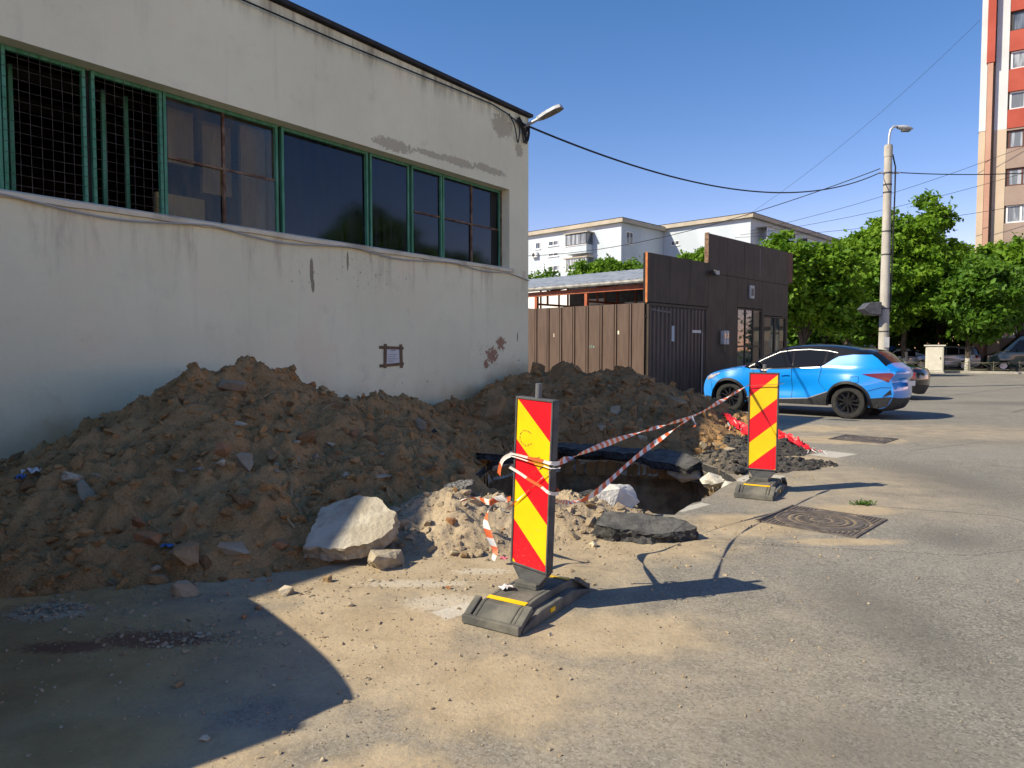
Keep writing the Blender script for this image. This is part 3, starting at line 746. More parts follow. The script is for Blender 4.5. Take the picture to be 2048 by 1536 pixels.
for y in (0.14, 2.32, 4.35, 6.5, 8.6, 10.6):
    MB().box(0.31, 0.41, y, y + 0.1, 0, 3.215).out('post', M_RED, cn)
for y in (0.2, 2.37, 4.4, 6.55, 8.65):
    MB().bar((0.45, y, 3.3), (5.1, y, 4.3), 0.07).out('rafter', M_RED, cn)
    MB().bar((0.45, y, 2.98), (5.1, y, 2.98), 0.06).out('tie_beam', M_RED, cn)
    for k in range(4):
        x = 0.9 + k * 1.05
        MB().bar((x, y, 2.98), (x, y, 3.38 + (x - 0.45) * 0.21), 0.05).out('strut', M_RED, cn)
yw = thing('yard_wall', 'white rendered wall at the back of the yard under the canopy', 'wall', F0, F_RZ)
MB().box(7.3, 7.5, 7.4, 17, 0, 4.25).out('wall_face', M_WHITEW, yw)
MB().box(7.2, 7.6, 7.4, 17, 4.251, 4.33).out('coping', M_KERB, yw)
ys_ = thing('storage_shed', 'dark grey storage shed in the shade under the yard canopy', 'shed', F0 + FX * 5.6 + FY * 3.2, F_RZ)
MB().box(0, 1.6, 0, 4.1, 0, 3.9).out('shed_wall', mk('dark_grey_wall', (0.07, 0.07, 0.075), (0.11, 0.11, 0.115), 0.8), ys_)
MB().box(-0.12, 1.7, -0.1, 4.15, 3.901, 3.98).out('shed_roof', M_ROOFSH, ys_)
MB().box(-0.03, -0.001, 0.5, 1.4, 0.05, 3.3).out('shed_door', M_WHITEW, ys_)
MB().box(-0.03, -0.001, 2.3, 3.1, 2.6, 3.5).out('shed_hatch', M_WHITEW, ys_)
ht = thing('blue_hut', 'blue painted hut standing under the yard canopy', 'hut', F0 + FX * 3.4 + FY * 3.3, F_RZ)
MB().box(0, 1.2, 0, 1.1, 0, 3.02).out('hut_wall', mk('blue_panel', (0.03, 0.16, 0.55), (0.04, 0.2, 0.6), 0.5), ht)
MB().box(-0.1, 1.3, -0.1, 1.2, 3.03, 3.1).out('hut_roof', M_ROOFSH, ht)

# ------------------------------------------------------------------ five-storey flats behind
M_FLAT = mk('white_panel_render', (0.47, 0.53, 0.58), (0.56, 0.62, 0.67), 0.9, 0.35, 8, stretch=(1, 1, 0.5))
M_CORN = mk('beige_cornice', (0.40, 0.35, 0.27), (0.46, 0.41, 0.33), 0.9, 1)
M_WFRAME = mk('white_window_frame', (0.75, 0.75, 0.75), None, 0.5)
M_BFRAME = mk('brown_window_frame', (0.12, 0.05, 0.035), None, 0.5)
M_DFRAME = mk('dark_window_frame', (0.05, 0.05, 0.05), None, 0.5)
def fargl(name, c):
    m, nt, p = new_mat(name)
    tc = nd(nt, 'ShaderNodeTexCoord').outputs['Object']
    f = ramp(nt, noi(nt, scl(nt, tc, (2.5, 2.5, 0.3)), 1.4, 3), 0.42, 0.62)
    nt.links.new(mixc(nt, f, c, tuple(min(1, k * 2.2 + 0.05) for k in c)), p.inputs['Base Color'])
    p.inputs['Roughness'].default_value = 0.08; p.inputs['Specular IOR Level'].default_value = 0.8
    return m
M_PANE = fargl('far_window_pane', (0.05, 0.06, 0.075))
M_PANEC = fargl('curtained_pane', (0.16, 0.17, 0.18))
def win_part(parent, O, ax, inward, x0, x1, z0, z1, nx=2, fm=None, pm=None, proud=0.04, t=0.09, y=0.0):
    """window in the upright plane through O along ax; inward points into the wall"""
    fm = fm or M_WFRAME; pm = pm or M_PANE
    def P(x, yy, z): return O + ax * x + inward * yy + Vector((0, 0, z))
    def bx(mb, a, b, y0, y1, c, d):
        mb.add([P(a, y0, c), P(b, y0, c), P(b, y1, c), P(a, y1, c), P(a, y0, d), P(b, y0, d), P(b, y1, d), P(a, y1, d)],
               [(0, 3, 2, 1), (4, 5, 6, 7), (0, 1, 5, 4), (1, 2, 6, 5), (2, 3, 7, 6), (3, 0, 4, 7)])
    f = MB()
    bx(f, x0, x0 + t, y - proud, y + 0.02, z0, z1); bx(f, x1 - t, x1, y - proud, y + 0.02, z0, z1)
    bx(f, x0 + t, x1 - t, y - proud, y + 0.02, z1 - t, z1); bx(f, x0 + t, x1 - t, y - proud, y + 0.02, z0, z0 + t)
    xs = [x0 + t + (x1 - x0 - 2 * t) * i / nx for i in range(nx + 1)]
    for x in xs[1:-1]: bx(f, x - t / 2, x + t / 2, y - proud, y + 0.02, z0 + t, z1 - t)
    fr = f.out('window', fm, parent)
    for i in range(nx):
        g = MB(); bx(g, xs[i] + (t / 2 if i else 0), xs[i + 1] - (t / 2 if i < nx - 1 else 0), y - 0.012, y + 0.015, z0 + t, z1 - t)
        g.out('pane', pm, fr)
    s = MB(); bx(s, x0 - 0.08, x1 + 0.08, y - proud - 0.06, y, z0 - 0.07, z0 - 0.005)
    s.out('sill', M_WFRAME, fr)
    return fr
Z3 = Vector((0, 0, 1))
fb = thing('flats_block', 'white five storey flats with beige cornice behind the brown shop', 'apartment block')
LD = FY.copy(); RD = FX.copy()           # left faces run along LD, right faces along RD
A0 = Vector((11.9, 78.0, 0))
HB = 15.35
def block(P0, ll, rl, H):
    """box with its near corner at P0, ll metres along LD and rl metres along RD"""
    q = [P0, P0 + RD * rl, P0 + RD * rl + LD * ll, P0 + LD * ll]
    b = MB(); b.prism([(k.x, k.y) for k in q], lambda x, y: (x, y, 0), lambda x, y: (x, y, H))
    b.out('wall', M_FLAT, fb)
    o = 0.45
    e = [P0 - RD * o - LD * o, P0 + RD * (rl + o) - LD * o, P0 + RD * (rl + o) + LD * (ll + o), P0 - RD * o + LD * (ll + o)]
    b = MB(); b.prism([(k.x, k.y) for k in e], lambda x, y: (x, y, H), lambda x, y: (x, y, H + 0.42))
    r_ = b.out('cornice', M_CORN, fb)
    b = MB(); b.prism([(k.x, k.y) for k in e], lambda x, y: (x, y, H + 0.421), lambda x, y: (x, y, H + 0.5))
    b.out('roof_edge', M_BITUMEN, r_)
block(A0, 26, 8.6, HB)
A1 = A0 + RD * 8.62 - LD * 10.7
block(A1, 14, 36, HB + 0.3)
nL = -RD          # outward normal of the left faces
def lx(px, py, P0):  # along-LD and height of a pixel on a left face
    q = onp(px, py, P0, RD); return (q - P0).dot(LD), q.z
def rx(px, py, P0):
    q = onp(px, py, P0, LD); return (q - P0).dot(RD), q.z
for (a, b, c, d, n_) in ((1096.7, 1117, 480, 493, 2), (1096.7, 1117, 504, 514, 2), (1071, 1081, 484, 499, 1), (1133, 1142, 475, 496, 1), (1096, 1117, 530, 543, 2)):
    xa, za = lx(a, d, A0); xb, zb = lx(b, c, A0)
    win_part(fb, A0, LD, RD, min(xa, xb), max(xa, xb), za, zb, n_)
for (a, b, c, d, n_) in ((1252, 1266, 465, 488, 2), (1252, 1266, 518, 540, 2), (1297, 1308, 518, 540, 2)):
    xa, za = rx(a, d, A0); xb, zb = rx(b, c, A0)
    win_part(fb, A0, RD, LD, min(xa, xb), max(xa, xb), za, zb, n_)
for (a, b, c, d, n_) in ((1342, 1359, 480, 492, 2),):
    xa, za = lx(a, d, A1); xb, zb = lx(b, c, A1)
    fr = win_part(fb, A1, LD, RD, min(xa, xb), max(xa, xb), za, zb, n_)
def lbox(name, P0, ax, out_, x0, x1, y0, y1, z0, z1, m, parent):
    def P(x, y, z): return P0 + ax * x + out_ * y + Z3 * z
    return MB().add([P(x0, y0, z0), P(x1, y0, z0), P(x1, y1, z0), P(x0, y1, z0), P(x0, y0, z1), P(x1, y0, z1), P(x1, y1, z1), P(x0, y1, z1)],
                    [(0, 3, 2, 1), (4, 5, 6, 7), (0, 1, 5, 4), (1, 2, 6, 5), (2, 3, 7, 6), (3, 0, 4, 7)]).out(name, m, parent)
# enclosed balconies on the left face
xa, za = lx(1144, 492, A0); xb, zb = lx(1186, 463, A0)
xl, xr = min(xa, xb), max(xa, xb)
for fl_, gm_ in ((0, M_DFRAME), (1, M_WFRAME), (2, M_WFRAME)):
    dz = -2.75 * fl_
    bal = lbox('balcony', A0, LD, -RD, xl, xr, 0.0, 1.2, zb - 2.45 + dz, zb - 1.5 + dz, M_FLAT, fb)
    win_part(fb, A0 - RD * 1.18, LD, RD, xl + 0.02, xr - 0.02, zb - 1.5 + dz, zb - 0.2 + dz, 4, gm_, M_PANEC, proud=0.03)
    lbox('balcony_side', A0, LD, -RD, xl + 0.02, xl + 0.06, 0.02, 1.15, zb - 1.5 + dz, zb - 0.2 + dz, M_PANE, fb)
    lbox('balcony_roof', A0, LD, -RD, xl - 0.2, xr + 0.2, 0.0, 1.35, zb - 0.19 + dz, zb - 0.08 + dz, M_CORN, fb)
# balconies and windows on the long right face
for k in range(6):
    for fl_ in range(2):
        x0 = 1.6 + k * 5.6; z1 = HB - 0.6 - 2.75 * fl_
        win_part(fb, A1, RD, LD, x0 + 3.2, x0 + 4.6, z1 - 1.5, z1 - 0.1, 2)
        lbox('balcony', A1, RD, -LD, x0, x0 + 2.4, 0.0, 1.1, z1 - 2.3, z1 - 1.35, M_FLAT, fb)
        win_part(fb, A1 - LD * 1.08, RD, LD, x0 + 0.02, x0 + 2.38, z1 - 1.35, z1 + 0.0, 3, M_WFRAME, M_PANEC, proud=0.03)
        lbox('balcony_roof', A1, RD, -LD, x0 - 0.1, x0 + 2.5, 0.0, 1.2, z1 + 0.01, z1 + 0.1, M_CORN, fb)
acx, acz = lx(1072, 512, A0)
q = A0 + LD * acx - RD * 0.2
ac = thing('air_conditioner', 'white air conditioner unit on the left edge of the white flats', 'air conditioner', (q.x, q.y, acz - 0.2), F_RZ)
MB().box(-0.2, 0.16, -0.42, 0.42, 0, 0.6).out('casing', M_WFRAME, ac, bevel=0.02)
MB().lathe([(0.0, 0.012), (0.22, 0.012), (0.24, 0.0)], 16, lambda x, y, z: (-0.2 - z, y + 0.08, x + 0.3)).out('fan_grille', M_PLASTICD, ac)

# ------------------------------------------------------------------ red and brown tower at the right
TD = Vector((0.838, -0.546, 0)).normalized(); TN = Vector((-TD.y, TD.x, 0))    # TN points into the tower
T0 = at(1951, 470, 54.0); T0.z = 0
T_RZ = math.atan2(TD.y, TD.x)
tw = thing('tower_block', 'tall tower block with red upper floors, brown lower floors and white edge strip', 'tower block', T0, T_RZ)
M_TRED = mk('red_render', (0.36, 0.07, 0.045), (0.42, 0.09, 0.06), 0.9, 0.5)
M_TBRN = mk('brown_grey_render', (0.30, 0.225, 0.185), (0.35, 0.27, 0.225), 0.9, 0.5)
M_TBGE = mk('beige_render', (0.50, 0.40, 0.29), (0.55, 0.45, 0.34), 0.9, 0.5)
M_TWHT = mk('tower_white_render', (0.55, 0.57, 0.58), (0.62, 0.64, 0.65), 0.9, 0.5)
M_TPIP = mk('pinkish_shaft', (0.45, 0.25, 0.18), (0.5, 0.3, 0.22), 0.8, 0.5)
ZC = 17.75; ZH = 34.0
MB().box(0.0, 22, 0.35, 14, 0, ZH - 0.1).out('core', M_TBGE, tw)
MB().box(0.0, 0.42, -0.25, 0.345, ZC, ZH).out('corner_fin', M_TWHT, tw)
MB().box(0.03, 0.42, -0.22, 0.345, 0, ZC - 0.002).out('corner_fin', M_TBGE, tw)
MB().box(0.44, 0.78, -0.5, 0.345, 0, 22.6).out('shaft', M_TPIP, tw)
MB().box(0.36, 0.86, -0.55, 0.345, 22.61, ZH).out('shaft', M_TRED, tw)
MB().box(0.95, 1.72, -0.02, 0.345, ZC, ZH).out('edge_strip', M_TWHT, tw)
MB().box(0.95, 1.72, -0.02, 0.345, 0, ZC - 0.002).out('edge_strip', M_TBGE, tw)
zw = [(2.4, 1.35), (5.2, 1.35), (8.0, 1.35), (10.85, 1.3), (13.55, 1.3), (16.3, 1.3), (19.1, 1.3), (22.0, 1.3), (24.75, 1.4), (27.6, 1.35), (30.4, 1.35)]
zprev = 0.0
for i, (z0, h) in enumerate(zw + [(ZH, 0)]):
    lo, hi = zprev, z0
    red = hi > ZC
    if lo < ZC < hi:
        MB().box(1.74, 22, 0.0, 0.345, lo, ZC - 0.001).out('spandrel', M_TBRN, tw)
        MB().box(1.74, 22, -0.05, 0.345, ZC, hi).out('spandrel', M_TRED, tw)
    else:
        MB().box(1.74, 22, -0.05 if red else 0.0, 0.345, lo, hi).out('spandrel', M_TRED if red else M_TBRN, tw)
    zprev = z0 + h
OT = T0 + TN * 0.18
for i, (z0, h) in enumerate(zw):
    fm = M_BFRAME if i in (4, 5) else (M_DFRAME if i == 8 else M_WFRAME)
    for k in range(2):
        x0 = 1.85 + 5.2 * k
        w_ = win_part(tw, Vector((0, 0.18, 0)), Vector((1, 0, 0)), Vector((0, 1, 0)), x0, x0 + 3.4, z0 + 0.005, z0 + h - 0.01, 4, fm, M_PANE if i == 8 else M_PANEC, proud=0.05, t=0.11)
        MB().box(x0 + 3.401, x0 + 5.199, 0.0, 0.34, z0 + 0.001, z0 + h - 0.001).out('pier', M_TRED if z0 > ZC else M_TBRN, tw)

# ------------------------------------------------------------------ concrete lamp pole and overhead wires
M_POLE = mk('pole_concrete', (0.36, 0.335, 0.285), (0.47, 0.44, 0.38), 0.9, 3, 8, bump=0.4, bscale=20, stretch=(1, 1, 0.4))
PB = Vector((14.63, 28.0, 0))
pl = thing('lamp_pole', 'concrete street lamp pole with a curved lamp arm behind the blue car', 'lamp pole', PB)
MB().lathe([(0.0, 0), (0.2, 0), (0.185, 2), (0.165, 5), (0.14, 9.45), (0.0, 9.46)], 20).out('pole', M_POLE, pl, smooth=40)
MB().lathe([(0.13, 9.0), (0.155, 9.0), (0.155, 9.4), (0.13, 9.4)], 20).out('collar', M_POLE, pl)
arm = [(0.0, 0, 9.4), (0.02, 0, 9.8), (0.06, 0, 10.02), (0.18, 0, 10.16), (0.35, 0, 10.17)]
MB().tube(arm, 0.045, 10).out('lamp_arm', M_ALU, pl, smooth=50)
hd = MB()
prof = []
for i in range(9):
    s = i / 8
    prof.append((0.32 + 0.62 * s, 0.13 * math.sin(math.pi * min(1, 0.12 + s * 0.86)) ** 0.6, 0.1 * math.sin(math.pi * min(1, 0.12 + s * 0.86)) ** 0.6))
rows = []
for (x, ry, rz_) in prof:
    rows.append([(x, ry * math.cos(2 * math.pi * j / 14), 10.14 - 0.1 * (x - 0.32) + rz_ * math.sin(2 * math.pi * j / 14)) for j in range(15)])
hd.grid(rows).out('lamp_head', M_LAMPGREY, pl, smooth=60)
MB().box(0.5, 0.82, -0.09, 0.09, 9.97, 10.03).out('lens', M_LENS, pl, bevel=0.02)
for z in (2.2, 3.1, 5.2, 6.1, 7.6, 7.9, 8.35):
    MB().lathe([(0.19 - z * 0.0045, z), (0.197 - z * 0.0045, z), (0.197 - z * 0.0045, z + 0.05), (0.19 - z * 0.0045, z + 0.05)], 18).out('clamp_band', M_PLASTICD, pl)
MB().tube([(0.17, -0.1, 3.0), (0.2, -0.12, 5.5), (0.24, -0.1, 7.6), (0.26, -0.06, 8.6), (0.17, 0, 9.1)], 0.03, 6).out('riser_cable', M_BLACKCABLE, pl)
MB().box(-0.33, -0.13, -0.05, 0.05, 8.36, 8.42).box(0.13, 0.45, -0.05, 0.05, 8.36, 8.42).out('insulator_arm', M_ALU, pl)
MB().box(-0.12, 0.1, -0.212, -0.2, 0.9, 1.25).out('paper_sticker', M_PAPER, pl)
MB().box(-0.1, 0.12, -0.2, -0.19, 1.6, 2.0).out('paper_sticker', M_PAPER, pl)
spk = MB()
spk.prism([(-0.25, 0.22), (-0.25, -0.3), (-0.72, -0.26), (-0.98, -0.05), (-0.72, 0.2)], lambda x, z: (x, -0.3, 3.15 + z), lambda x, z: (x, 0.25, 3.15 + z))
tag(spk.out('junction_box', mk('dark_grey_box', (0.06, 0.062, 0.07), (0.1, 0.1, 0.11), 0.5), bevel=0.03, loc=PB), 'dark grey box shaped cabinet fixed to the concrete lamp pole', 'junction box')

def wire(a, b, sag, r, label, n=40):
    a = Vector(a); b = Vector(b)
    pts = []
    for i in range(n + 1):
        s = i / n
        p = a.lerp(b, s); p.z -= 4 * sag * s * (1 - s)
        pts.append(p)
    return tag(MB().tube(pts, r, 5).out('overhead_wire', M_BLACKCABLE), label, 'wire', 'overhead wires')
pw = PB + Vector((-0.3, 0, 8.4))
wire(lw(-0.3, 0.08, 5.66), pw, 1.0, 0.02, 'thick black wire sagging from the workshop corner lamp to the pole')
wire(at(1040, 512, 46), pw + Vector((0, 0, 0.15)), 0.8, 0.018, 'black wire rising from behind the workshop across the white flats to the pole')
wire(PB + Vector((0.4, 0, 8.4)), at(2120, 341, 31), 0.12, 0.02, 'thick wire running right from the pole towards the tower block')
wire(at(1500, 462, 60), at(2075, 283, 52), 0.5, 0.016, 'uppermost of the thin distant wires crossing behind the pole')
wire(at(1480, 470, 60), at(2075, 338, 50), 0.5, 0.016, 'middle one of the thin distant wires crossing behind the pole')
wire(at(1470, 475, 58), at(2075, 405, 48), 0.4, 0.016, 'lowest of the thin distant wires crossing behind the pole')
wire(at(1480, 440, 70), at(1960, 40, 56), 0.9, 0.012, 'faint wire climbing steeply from the white flats towards the top of the tower')

# ------------------------------------------------------------------ trees
def leaf_material(name, c1, c2):
    m, nt, p = new_mat(name)
    tc = nd(nt, 'ShaderNodeTexCoord').outputs['Object']
    f = ramp(nt, noi(nt, tc, 0.9, 4, 0.6), 0.35, 0.65)
    c = mixc(nt, f, c1, c2)
    c = mixc(nt, ramp(nt, noi(nt, tc, 9, 2), 0.4, 0.7, 0, 0.6), c, tuple(k * 0.6 for k in c1))
    nt.links.new(c, p.inputs['Base Color'])
    p.inputs['Roughness'].default_value = 0.55
    p.inputs['Specular IOR Level'].default_value = 0.3
    tr = nd(nt, 'ShaderNodeBsdfTranslucent')
    nt.links.new(mixc(nt, 0.5, c, (0.16, 0.3, 0.02)), tr.inputs[0])
    mx = nd(nt, 'ShaderNodeMixShader', {0: 0.42, 1: p.outputs[0], 2: tr.outputs[0]})
    nt.links.new(mx.outputs[0], nt.nodes['Material Output'].inputs[0])
    return m
M_LEAF = [leaf_material('maple_leaf', (0.10, 0.225, 0.012), (0.215, 0.36, 0.022)), leaf_material('dark_leaf', (0.07, 0.17, 0.014), (0.135, 0.265, 0.022))]
M_BARK = mk('bark', (0.05, 0.04, 0.03), (0.1, 0.08, 0.06), 0.95, 6, 8, bump=1.0, bscale=20, stretch=(2, 2, 0.4))
M_LIME = mk('limewashed_bark', (0.45, 0.43, 0.38), (0.2, 0.18, 0.15), 0.95, 5, 8, lo=0.5, hi=0.7, bump=0.8, bscale=20)
def crown_arrays(seed, rx_, ry_, z0, z1, nclump, nleaf, lsz, lobes=5):
    g = np.random.default_rng(seed)
    cz = (z0 + z1) / 2; hz = (z1 - z0) / 2
    # a few big boughs give an uneven outline, clumps sit mostly near their surface
    bc = g.normal(size=(lobes, 3)); bc /= np.linalg.norm(bc, axis=1)[:, None]
    bc *= np.array([rx_, ry_, hz]) * g.uniform(0.35, 0.68, (lobes, 1))
    bc = np.vstack([bc, [[0, 0, 0]]])
    br = np.append(g.uniform(0.38, 0.58, lobes), 0.62)
    which = g.integers(0, lobes + 1, nclump)
    d = g.normal(size=(nclump, 3)); d /= np.linalg.norm(d, axis=1)[:, None]
    rad = g.uniform(0.55, 1.05, nclump) ** 0.6
    C = bc[which] + d * (rad * br[which])[:, None] * np.array([rx_, ry_, hz])
    C[:, 2] += cz
    keep = C[:, 2] > z0 - 0.3
    C = C[keep]
    cr = g.uniform(0.35, 0.75, len(C))
    n = len(C) * nleaf
    P = np.repeat(C, nleaf, 0) + g.normal(size=(n, 3)) * np.repeat(cr, nleaf)[:, None] * np.array([0.55, 0.55, 0.34])
    # leaves droop outwards: normals lean up and away from the clump centre
    nn = g.normal(size=(n, 3)) * 0.75 + np.array([0, 0, 0.7]) + (P - np.repeat(C, nleaf, 0)) * 0.8
    nn /= np.linalg.norm(nn, axis=1)[:, None]
    t = np.cross(nn, g.normal(size=(n, 3))); t /= np.linalg.norm(t, axis=1)[:, None]
    b = np.cross(nn, t)
    s = (lsz * g.uniform(0.6, 1.3, n))[:, None]
    V = np.stack([P - t * s, P + b * s * 0.6 + nn * s * 0.12, P + t * s, P - b * s * 0.6 + nn * s * 0.12], 1).reshape(-1, 3)
    F = np.arange(n * 4).reshape(-1, 4)
    return V, F, bc + np.array([0, 0, cz])
def tree_proto(seed, rx_, ry_, z0, z1, nclump, nleaf, lsz, mat, tr_r=0.16, lime=True):
    V, F, boughs = crown_arrays(seed, rx_, ry_, z0, z1, nclump, nleaf, lsz)
    rnd = random.Random(seed)
    root = thing('tree', 'x', 'tree')
    np_mesh('crown', V, F, mat, root)
    tb = MB()
    fork = z0 + (z1 - z0) * 0.25
    tb.tube([(0, 0, -0.1), (0.03, 0.0, 0.8), (rnd.uniform(-.1, .1), rnd.uniform(-.1, .1), z0), (rnd.uniform(-.2, .2), rnd.uniform(-.2, .2), fork), (0, 0, z1 * 0.85)],
            [tr_r * 1.25, tr_r, tr_r * 0.85, tr_r * 0.65, 0.03], 9, 0)
    for q in boughs[:-1]:
        q = Vector(q)
        tb.tube([(0, 0, z0 * 0.9 + 0.2), (q.x * 0.4, q.y * 0.4, (z0 + q.z) / 2), tuple(q)], [tr_r * 0.5, tr_r * 0.33, 0.02], 6, 0)
    tb.out('trunk', M_BARK, root, smooth=60)
    if lime:
        MB().tube([(0, 0, 0.0), (0.033, 0.0, 0.8), (0.03, 0, 1.3)], [tr_r * 1.27, tr_r * 1.03, tr_r * 1.0], 9, 0).out('limewash', M_LIME, root, smooth=60)
    return root
protoA = tree_proto(1, 4.3, 4.2, 1.9, 12.0, 300, 90, 0.19, M_LEAF[0], 0.19)
protoB = tree_proto(2, 3.9, 3.7, 1.8, 9.4, 260, 85, 0.18, M_LEAF[0], 0.17)
protoC = tree_proto(3, 3.4, 3.4, 1.6, 8.0, 230, 85, 0.175, M_LEAF[1], 0.15)
used = set()
def place_tree(proto, P, rz, s, label, sz=None):
    o = proto if proto.name not in used else copy_tree(proto)
    used.add(proto.name)
    o.location = (P[0], P[1], 0.05); o.rotation_euler.z = rz; o.scale = (s, s, sz or s)
    o['label'] = label; o['category'] = 'tree'; o['group'] = 'street trees'
    return o
def gx(px, Y): return ((px - 1024) / FPX * Y, Y)
place_tree(protoA, gx(1808, 49.3), 0.4, 1.0, 'tallest bright green tree right behind the concrete lamp pole', 1.02)
place_tree(protoB, gx(1605, 41), 1.3, 1.0, 'bright green tree rising directly behind the right end of the brown shop', 0.93)
place_tree(protoC, gx(1690, 50), 2.6, 1.1, 'darker green tree between brown shop and the lamp pole', 1.05)
place_tree(protoC, gx(1935, 46.8), 0.9, 1.05, 'darker green tree above the cream cabinet and grey car', 1.1)
place_tree(protoB, gx(2040, 48.5), 3.9, 1.1, 'wide green tree at the right edge in front of the tower', 1.1)
place_tree(protoA, gx(1740, 56.0), 5.0, 1.0, 'green tree farther back, half hidden left of the lamp pole', 0.88)
place_tree(protoA, gx(1880, 58.0), 2.2, 1.0, 'dark mass of leaves of a tree behind the parked grey car', 0.95)
place_tree(protoC, gx(1105, 52), 4.4, 1.0, 'low green tree peeking over the left end of the canopy roof', 1.05)
place_tree(protoB, gx(1205, 58), 5.2, 0.92, 'green tree above the canopy roof in front of the white flats corner', 1.07)
place_tree(protoC, gx(1262, 60), 1.1, 1.1, 'green tree just left of the low step of the brown shop', 1.28)
place_tree(protoB, gx(1385, 57), 2.9, 0.85, 'small green tree filling the step in the brown shop front', 1.12)
place_tree(protoC, gx(1480, 60), 0.2, 1.0, 'green tree top showing just over the high brown shop panels', 1.38)
place_tree(protoB, gx(1650, 62), 0.8, 1.15, 'shaded tree deep behind the parked cars beside the shop', 1.0)
place_tree(protoC, gx(1835, 62), 3.3, 1.2, 'dark tree deep in shade behind the silver blue saloon', 1.1)
place_tree(protoA, (38, 14), 0.6, 1.1, 'tree standing out of view to the right, mirrored in workshop windows', 1.0)
place_tree(protoB, (42, 22), 2.1, 1.2, 'second tree out of view to the right, mirrored in workshop windows', 1.1)

# hedge-dark far edge of the street so that no bare horizon shows under the crowns
g = np.random.default_rng(31)
n = 48000
P = np.stack([g.uniform(-34, 34, n), g.normal(0, 1.2, n), g.uniform(0.0, 1.0, n) ** 0.9 * (5.4 + 1.2 * vnoise(g.uniform(-34, 34, n) * 0.4, np.zeros(n), 3))], -1)
nn = g.normal(size=(n, 3)) + np.array([0, -0.4, 0.5]); nn /= np.linalg.norm(nn, axis=1)[:, None]
t_ = np.cross(nn, g.normal(size=(n, 3))); t_ /= np.linalg.norm(t_, axis=1)[:, None]
b_ = np.cross(nn, t_); s_ = g.uniform(0.14, 0.32, n)[:, None]
hdg = np_mesh('hedge', np.stack([P - t_ * s_, P + b_ * s_ * .6, P + t_ * s_, P - b_ * s_ * .6], 1).reshape(-1, 3), np.arange(n * 4).reshape(-1, 4), M_LEAF[1])
hdg.location = V0 + VD * -2 + VN * 19; hdg.rotation_euler.z = V_RZ
tag(hdg, 'dark clipped hedge in the shade behind the parked cars', 'hedge')
fw_ = thing('brick_shed', 'low orange red building glimpsed under trees behind the dark green van', 'building', V0 + VD * 10 + VN * 17, V_RZ)
MB().box(-4, 9, 0, 5, 0, 3.3).out('wall', mk('orange_render', (0.5, 0.13, 0.06), (0.56, 0.18, 0.09), 0.9), fw_)
MB().box(-4.2, 9.2, -0.2, 5.2, 3.301, 3.5).out('roof', M_ROOFSH, fw_)

# ------------------------------------------------------------------ low street fence, cabinet
M_FEN = mk('olive_iron', (0.10, 0.095, 0.06), (0.15, 0.14, 0.1), 0.7, 4)
lf = thing('low_street_fence', 'low olive iron fence with hoops along the grass verge', 'fence', V0 + VN * 0.45 + Vector((0, 0, 0.12)), V_RZ)
for k in range(-9, 12):
    x = k * 1.35 + 0.3
    MB().box(x - 0.025, x + 0.025, -0.025, 0.025, 0, 0.66).out('post', M_FEN, lf)
    if k < 11:
        pn = MB()
        pn.box(x + 0.026, x + 1.324, -0.012, 0.012, 0.55, 0.58).box(x + 0.026, x + 1.324, -0.012, 0.012, 0.1, 0.13)
        a0 = [(x + 0.67 + 0.6 * math.cos(R(a)), 0, 0.34 + 0.2 * math.sin(R(a))) for a in range(0, 361, 20)]
        pn.tube(a0, 0.012, 5)
        pn.bar((x + 0.03, 0, 0.14), (x + 0.66, 0, 0.54), 0.018); pn.bar((x + 0.68, 0, 0.54), (x + 1.31, 0, 0.14), 0.018)
        pn.out('fence_panel', M_FEN, lf)
M_CREAM = mk('cream_cabinet_paint', (0.56, 0.53, 0.42), (0.63, 0.6, 0.5), 0.7, 3, 6)
cq = V0 + VD * ((1866 - 1885) * 0.0322) + VN * 0.2
cbn = thing('utility_cabinet', 'cream street utility cabinet standing on the verge by the grey car', 'utility cabinet', at(1868, 746, 46.0) * Vector((1, 1, 0)), V_RZ)
MB().box(-0.5, 0.5, -0.3, 0.3, 0.1, 1.75).out('casing', M_CREAM, cbn, bevel=0.02)
MB().box(-0.44, 0.44, -0.325, -0.301, 0.2, 1.68).out('door', M_CREAM, cbn, bevel=0.005)
MB().box(-0.6, 0.6, -0.38, 0.38, 1.751, 1.83).out('lid', M_CREAM, cbn, bevel=0.01)
MB().box(-0.55, 0.55, -0.34, 0.34, 0.0, 0.099).out('plinth', M_KERB, cbn)
MB().box(0.3, 0.34, -0.35, -0.326, 0.9, 1.05).out('handle', M_PLASTICD, cbn)

# ------------------------------------------------------------------ vehicles
def paint(name, c, metal=0.25, rough=0.28):
    m, nt, p = new_mat(name)
    p.inputs['Base Color'].default_value = c4(c); p.inputs['Metallic'].default_value = metal
    p.inputs['Roughness'].default_value = rough; p.inputs['Coat Weight'].default_value = 1.0; p.inputs['Coat Roughness'].default_value = 0.03
    return m
M_TINT = mk('tinted_car_glass', (0.008, 0.009, 0.011), None, 0.04, spec=0.28)
M_TYRE = mk('tyre_rubber', (0.016, 0.016, 0.016), (0.03, 0.029, 0.027), 0.85, 20)
M_RIMB = mk('black_alloy', (0.03, 0.03, 0.032), None, 0.25, metal=0.5, coat=0.7)
M_RIMS = mk('silver_alloy', (0.5, 0.5, 0.52), None, 0.3, metal=0.9)
M_CLAD = mk('black_cladding', (0.018, 0.018, 0.019), (0.03, 0.03, 0.03), 0.55, 10)
M_GLOSSBLK = mk('gloss_black_roof', (0.006, 0.006, 0.007), None, 0.1, spec=0.35)
M_CHROME = mk('satin_silver_trim', (0.42, 0.43, 0.44), None, 0.38, metal=0.6)
